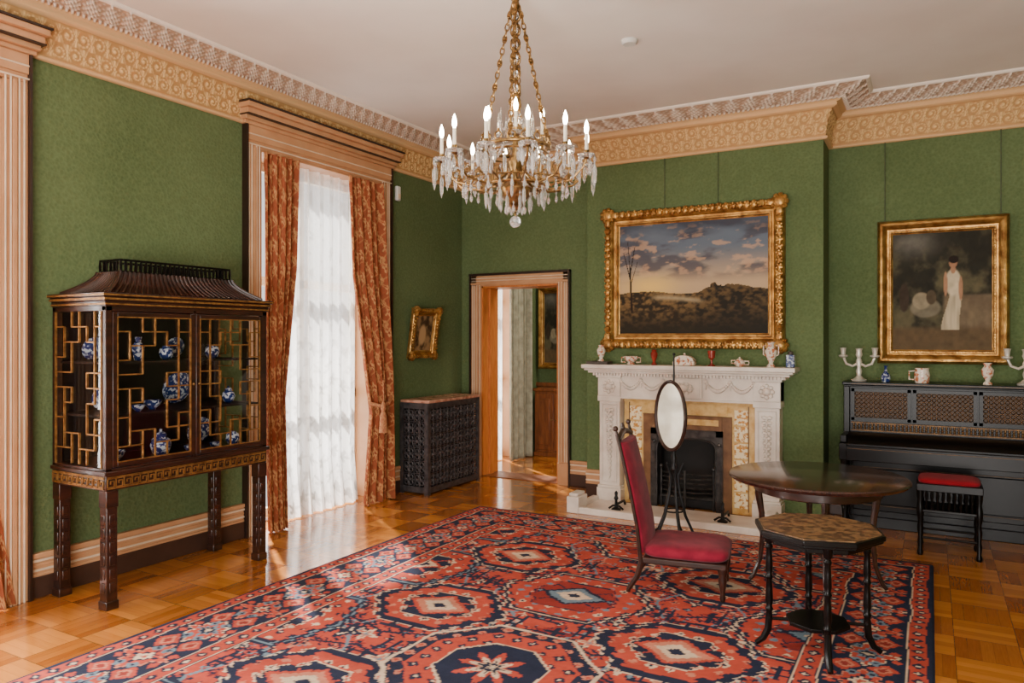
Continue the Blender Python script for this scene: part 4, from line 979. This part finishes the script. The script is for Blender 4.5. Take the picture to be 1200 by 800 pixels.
MB().ring((0,0,Z(2.56)),.19,.008,None,36,6).build('lower_ring',M['brass'],cd)
MB().ball((0,0,Z(2.335)),.038,n=14).build('crystal_ball',M['crystal'],cd,ang=5);MB().tube([(0,0,Z(2.37)),(0,0,Z(2.41))],.006,6).build('ball_hook',M['brass'],cd)
def dropmb(l,r):
    n=6;vs=[(0,0,0)];prof=[(r*.62,-.010),(r*.62,-.022),(r*.12,-.034),(r*.85,-.05),(r,-l*.5),(r*.8,-l*.8)]
    for (rr,z) in prof: vs+=[(rr*math.cos(2*PI*k/n),rr*math.sin(2*PI*k/n),z) for k in range(n)]
    vs.append((0,0,-l));m=len(prof);fs=[(0,1+(k+1)%n,1+k) for k in range(n)]
    fs+=[(1+i*n+k,1+i*n+(k+1)%n,1+(i+1)*n+(k+1)%n,1+(i+1)*n+k) for i in range(m-1) for k in range(n)]
    fs+=[(1+(m-1)*n+k,1+(m-1)*n+(k+1)%n,len(vs)-1) for k in range(n)]
    return MB().add(vs,fs)
dp0=None
def drop(parent,loc,sc=1):
    global dp0
    if dp0 is None: dp0=dropmb(.135,.013).build('crystal_drop',M['crystal'],parent,ang=10);o=dp0
    else: o=dp0.copy();C.objects.link(o);o.parent=parent
    o.location=loc;o.scale=(sc**.3,sc**.3,sc);return o
def arm(r1,zc):
    a=MB().tube([(.07,0,Z(2.64)),(.14,0,Z(2.57)),(.24*r1/.5,0,Z(2.55)),(.40*r1/.5,0,Z(2.575)),(.48*r1/.5,0,Z(zc-.05)),(r1,0,Z(zc))],[.008,.008,.007,.007,.007,.008],8)
    a.ring((.30*r1/.5,0,Z(2.59)),.030,.005,Matrix.Rotation(R(90),3,'X'),12,5);a.ring((.40*r1/.5,0,Z(2.62)),.022,.004,Matrix.Rotation(R(90),3,'X'),10,5)
    a.lathe([(.008,zc-HC-.01),(.018,zc-HC+.0),(.014,zc-HC+.02),(.018,zc-HC+.045)],(r1,0,0),10)
    o=a.build('arm',M['brass'],cd)
    MB().lathe([(.012,Z(zc)),(.035,Z(zc)+.004),(.055,Z(zc)+.016),(.053,Z(zc)+.02),(.03,Z(zc)+.01),(.012,Z(zc)+.008)],(r1,0,0),16).build('drip_pan',M['crystal'],o)
    MB().lathe([(.011,Z(zc)+.03),(.0105,Z(zc)+.145)],(r1,0,0),10).build('candle',M['candle'],o)
    MB().lathe([(.006,Z(zc)+.145),(.013,Z(zc)+.162),(.015,Z(zc)+.182),(.009,Z(zc)+.212),(.001,Z(zc)+.232)],(r1,0,0),10).build('flame_bulb',M['flame'],o)
    return o
def strand(p,q,sag,n,parent):
    b=MB();p=Vector(p);q=Vector(q)
    for i in range(n):
        t=(i+.5)/n;c=p.lerp(q,t);b.ball((c.x,c.y,c.z-sag*4*t*(1-t)),.0095,n=6)
    return b.build('bead_strand',M['crystal'],parent,ang=5)
a0=arm(.465,2.70)
for q,ln in enumerate((1.5,.85,1.25,.75,1.05)):
    t=2*PI*q/5+.4;drop(a0,(.465+.050*math.cos(t),.050*math.sin(t),Z(2.715)),ln)
strand((RC,0,Z(ZC-.03)),(.445,0,Z(2.705)),.07,14,a0)
for k in range(12):
    if k==0: a0.rotation_euler.z=R(8)
    else: dup(a0,cd,rotz=R(8+30*k))
a1=arm(.17,2.84);a1.rotation_euler.z=R(30)
for k in range(1,4): dup(a1,cd,rotz=R(30+90*k))
for k in range(16):
    t=2*PI*k/16;drop(cd,(.19*math.cos(t),.19*math.sin(t),Z(2.555)),(1.1,.75)[k%2])
for k in range(16):
    t=2*PI*(k+.5)/16;drop(cd,(RC*math.cos(t),RC*math.sin(t),Z(ZC-.045)),(1.1,.7)[k%2])
for k in range(8):
    t=2*PI*k/8;drop(cd,(.105*math.cos(t),.105*math.sin(t),Z(2.52)),.9)
MB().ring((0,0,Z(2.575)),.33,.005,None,44,5).build('pendant_ring',M['brass'],cd)
pe0=MB().lathe([(.0005,-.085),(.009,-.074),(.013,-.06),(.009,-.042),(.002,-.028),(.007,-.018),(.0005,-.006)],n=6).build('crystal_pendant',M['crystal'],cd,ang=10);pe0.location=(.33,0,Z(2.572))
for k in range(1,28): dup(pe0,cd,loc=(.33*math.cos(2*PI*k/28),.33*math.sin(2*PI*k/28),Z(2.572)))
for k in range(10): dup(pe0,cd,loc=(.06*math.cos(2*PI*k/10),.06*math.sin(2*PI*k/10),Z(2.465)))
for k in range(8):
    t=2*PI*(k+.5)/8;strand((.018*math.cos(t),.018*math.sin(t),Z(3.03)),(RC*math.cos(t),RC*math.sin(t),Z(ZC+.02)),.05,12,cd)
for k in range(8):
    t=2*PI*k/8+.3;o=MB().add([(0,0,.19),(.016,.0,.03),(0,.016,.03),(-.016,0,.03),(0,-.016,.03),(0,0,0)],[(0,1,2),(0,2,3),(0,3,4),(0,4,1),(5,2,1),(5,3,2),(5,4,3),(5,1,4)]).build('crystal_spike',M['crystal'],cd,ang=10);o.location=(.11*math.cos(t),.11*math.sin(t),Z(2.86))
sd=MB().lathe([(.045,-.03),(.055,-.02),(.058,0)],n=20).build('smoke_detector',M['white'],loc=(2.97,4.97,HC));tag(sd,'small white round fitting on the ceiling right of the chandelier','smoke detector')
ws=thing('motion_sensor','small white sensor box on the green wall beside the window head','sensor',(0,6.11,3.02),R(90));MB().box(-.03,.03,-.04,0,0,.15).build('housing',M['white'],ws,.01);MB().box(-.02,.02,-.046,-.038,.02,.07).build('lens',M['cream'],ws,.004)
# ---------------------------------------------------------------- light
def area(name,loc,rot,sx,sy,e,col=(1,1,1)):
    l=bpy.data.lights.new(name,'AREA');l.shape='RECTANGLE';l.size=sx;l.size_y=sy;l.energy=e;l.color=col
    o=bpy.data.objects.new(name,l);C.objects.link(o);o.location=loc;o.rotation_euler=rot;return o
area('daylight',(-.7,W1,1.65),(0,R(-90),0),3.0,1.5,62,(1,.99,.97))
area('daylight',(-.7,W2,1.65),(0,R(-90),0),3.0,1.5,560,(1,.98,.95))
area('daylight',(-.7,8.35,1.5),(0,R(-90),0),2.6,.8,50,(1,.98,.95))
area('far_room_fill',(2.2,8.5,3.5),(0,0,0),1.2,1.0,70,(1,.9,.75))  # added lamp to brighten the room beyond; it has no fixture
area('fill',(4.6,-1.9,.9),(R(118),0,R(14)),3.5,1.4,390,(1,.96,.91))
sl=bpy.data.lights.new('sun','SUN');sl.energy=27;sl.angle=R(2.2);sl.color=(1,.95,.87);so=bpy.data.objects.new('sun',sl);C.objects.link(so);so.rotation_euler=Vector((1.4,-1.0,-2.0)).to_track_quat('-Z','Y').to_euler();so.location=(-3,8,5)
w=bpy.data.worlds.new('World');bpy.context.scene.world=w;w.use_nodes=True
w.node_tree.nodes['Background'].inputs[0].default_value=(1,.975,.94,1);w.node_tree.nodes['Background'].inputs[1].default_value=1.25
# ---------------------------------------------------------------- camera
cam=bpy.data.cameras.new('Camera');co=bpy.data.objects.new('Camera',cam);C.objects.link(co)
co.location=(CX,0,1.6);co.rotation_euler=(R(90),0,R(29.4));cam.lens=870/1200*36;cam.sensor_width=36;cam.shift_y=-4/1200;cam.clip_start=.05
bpy.context.scene.camera=co
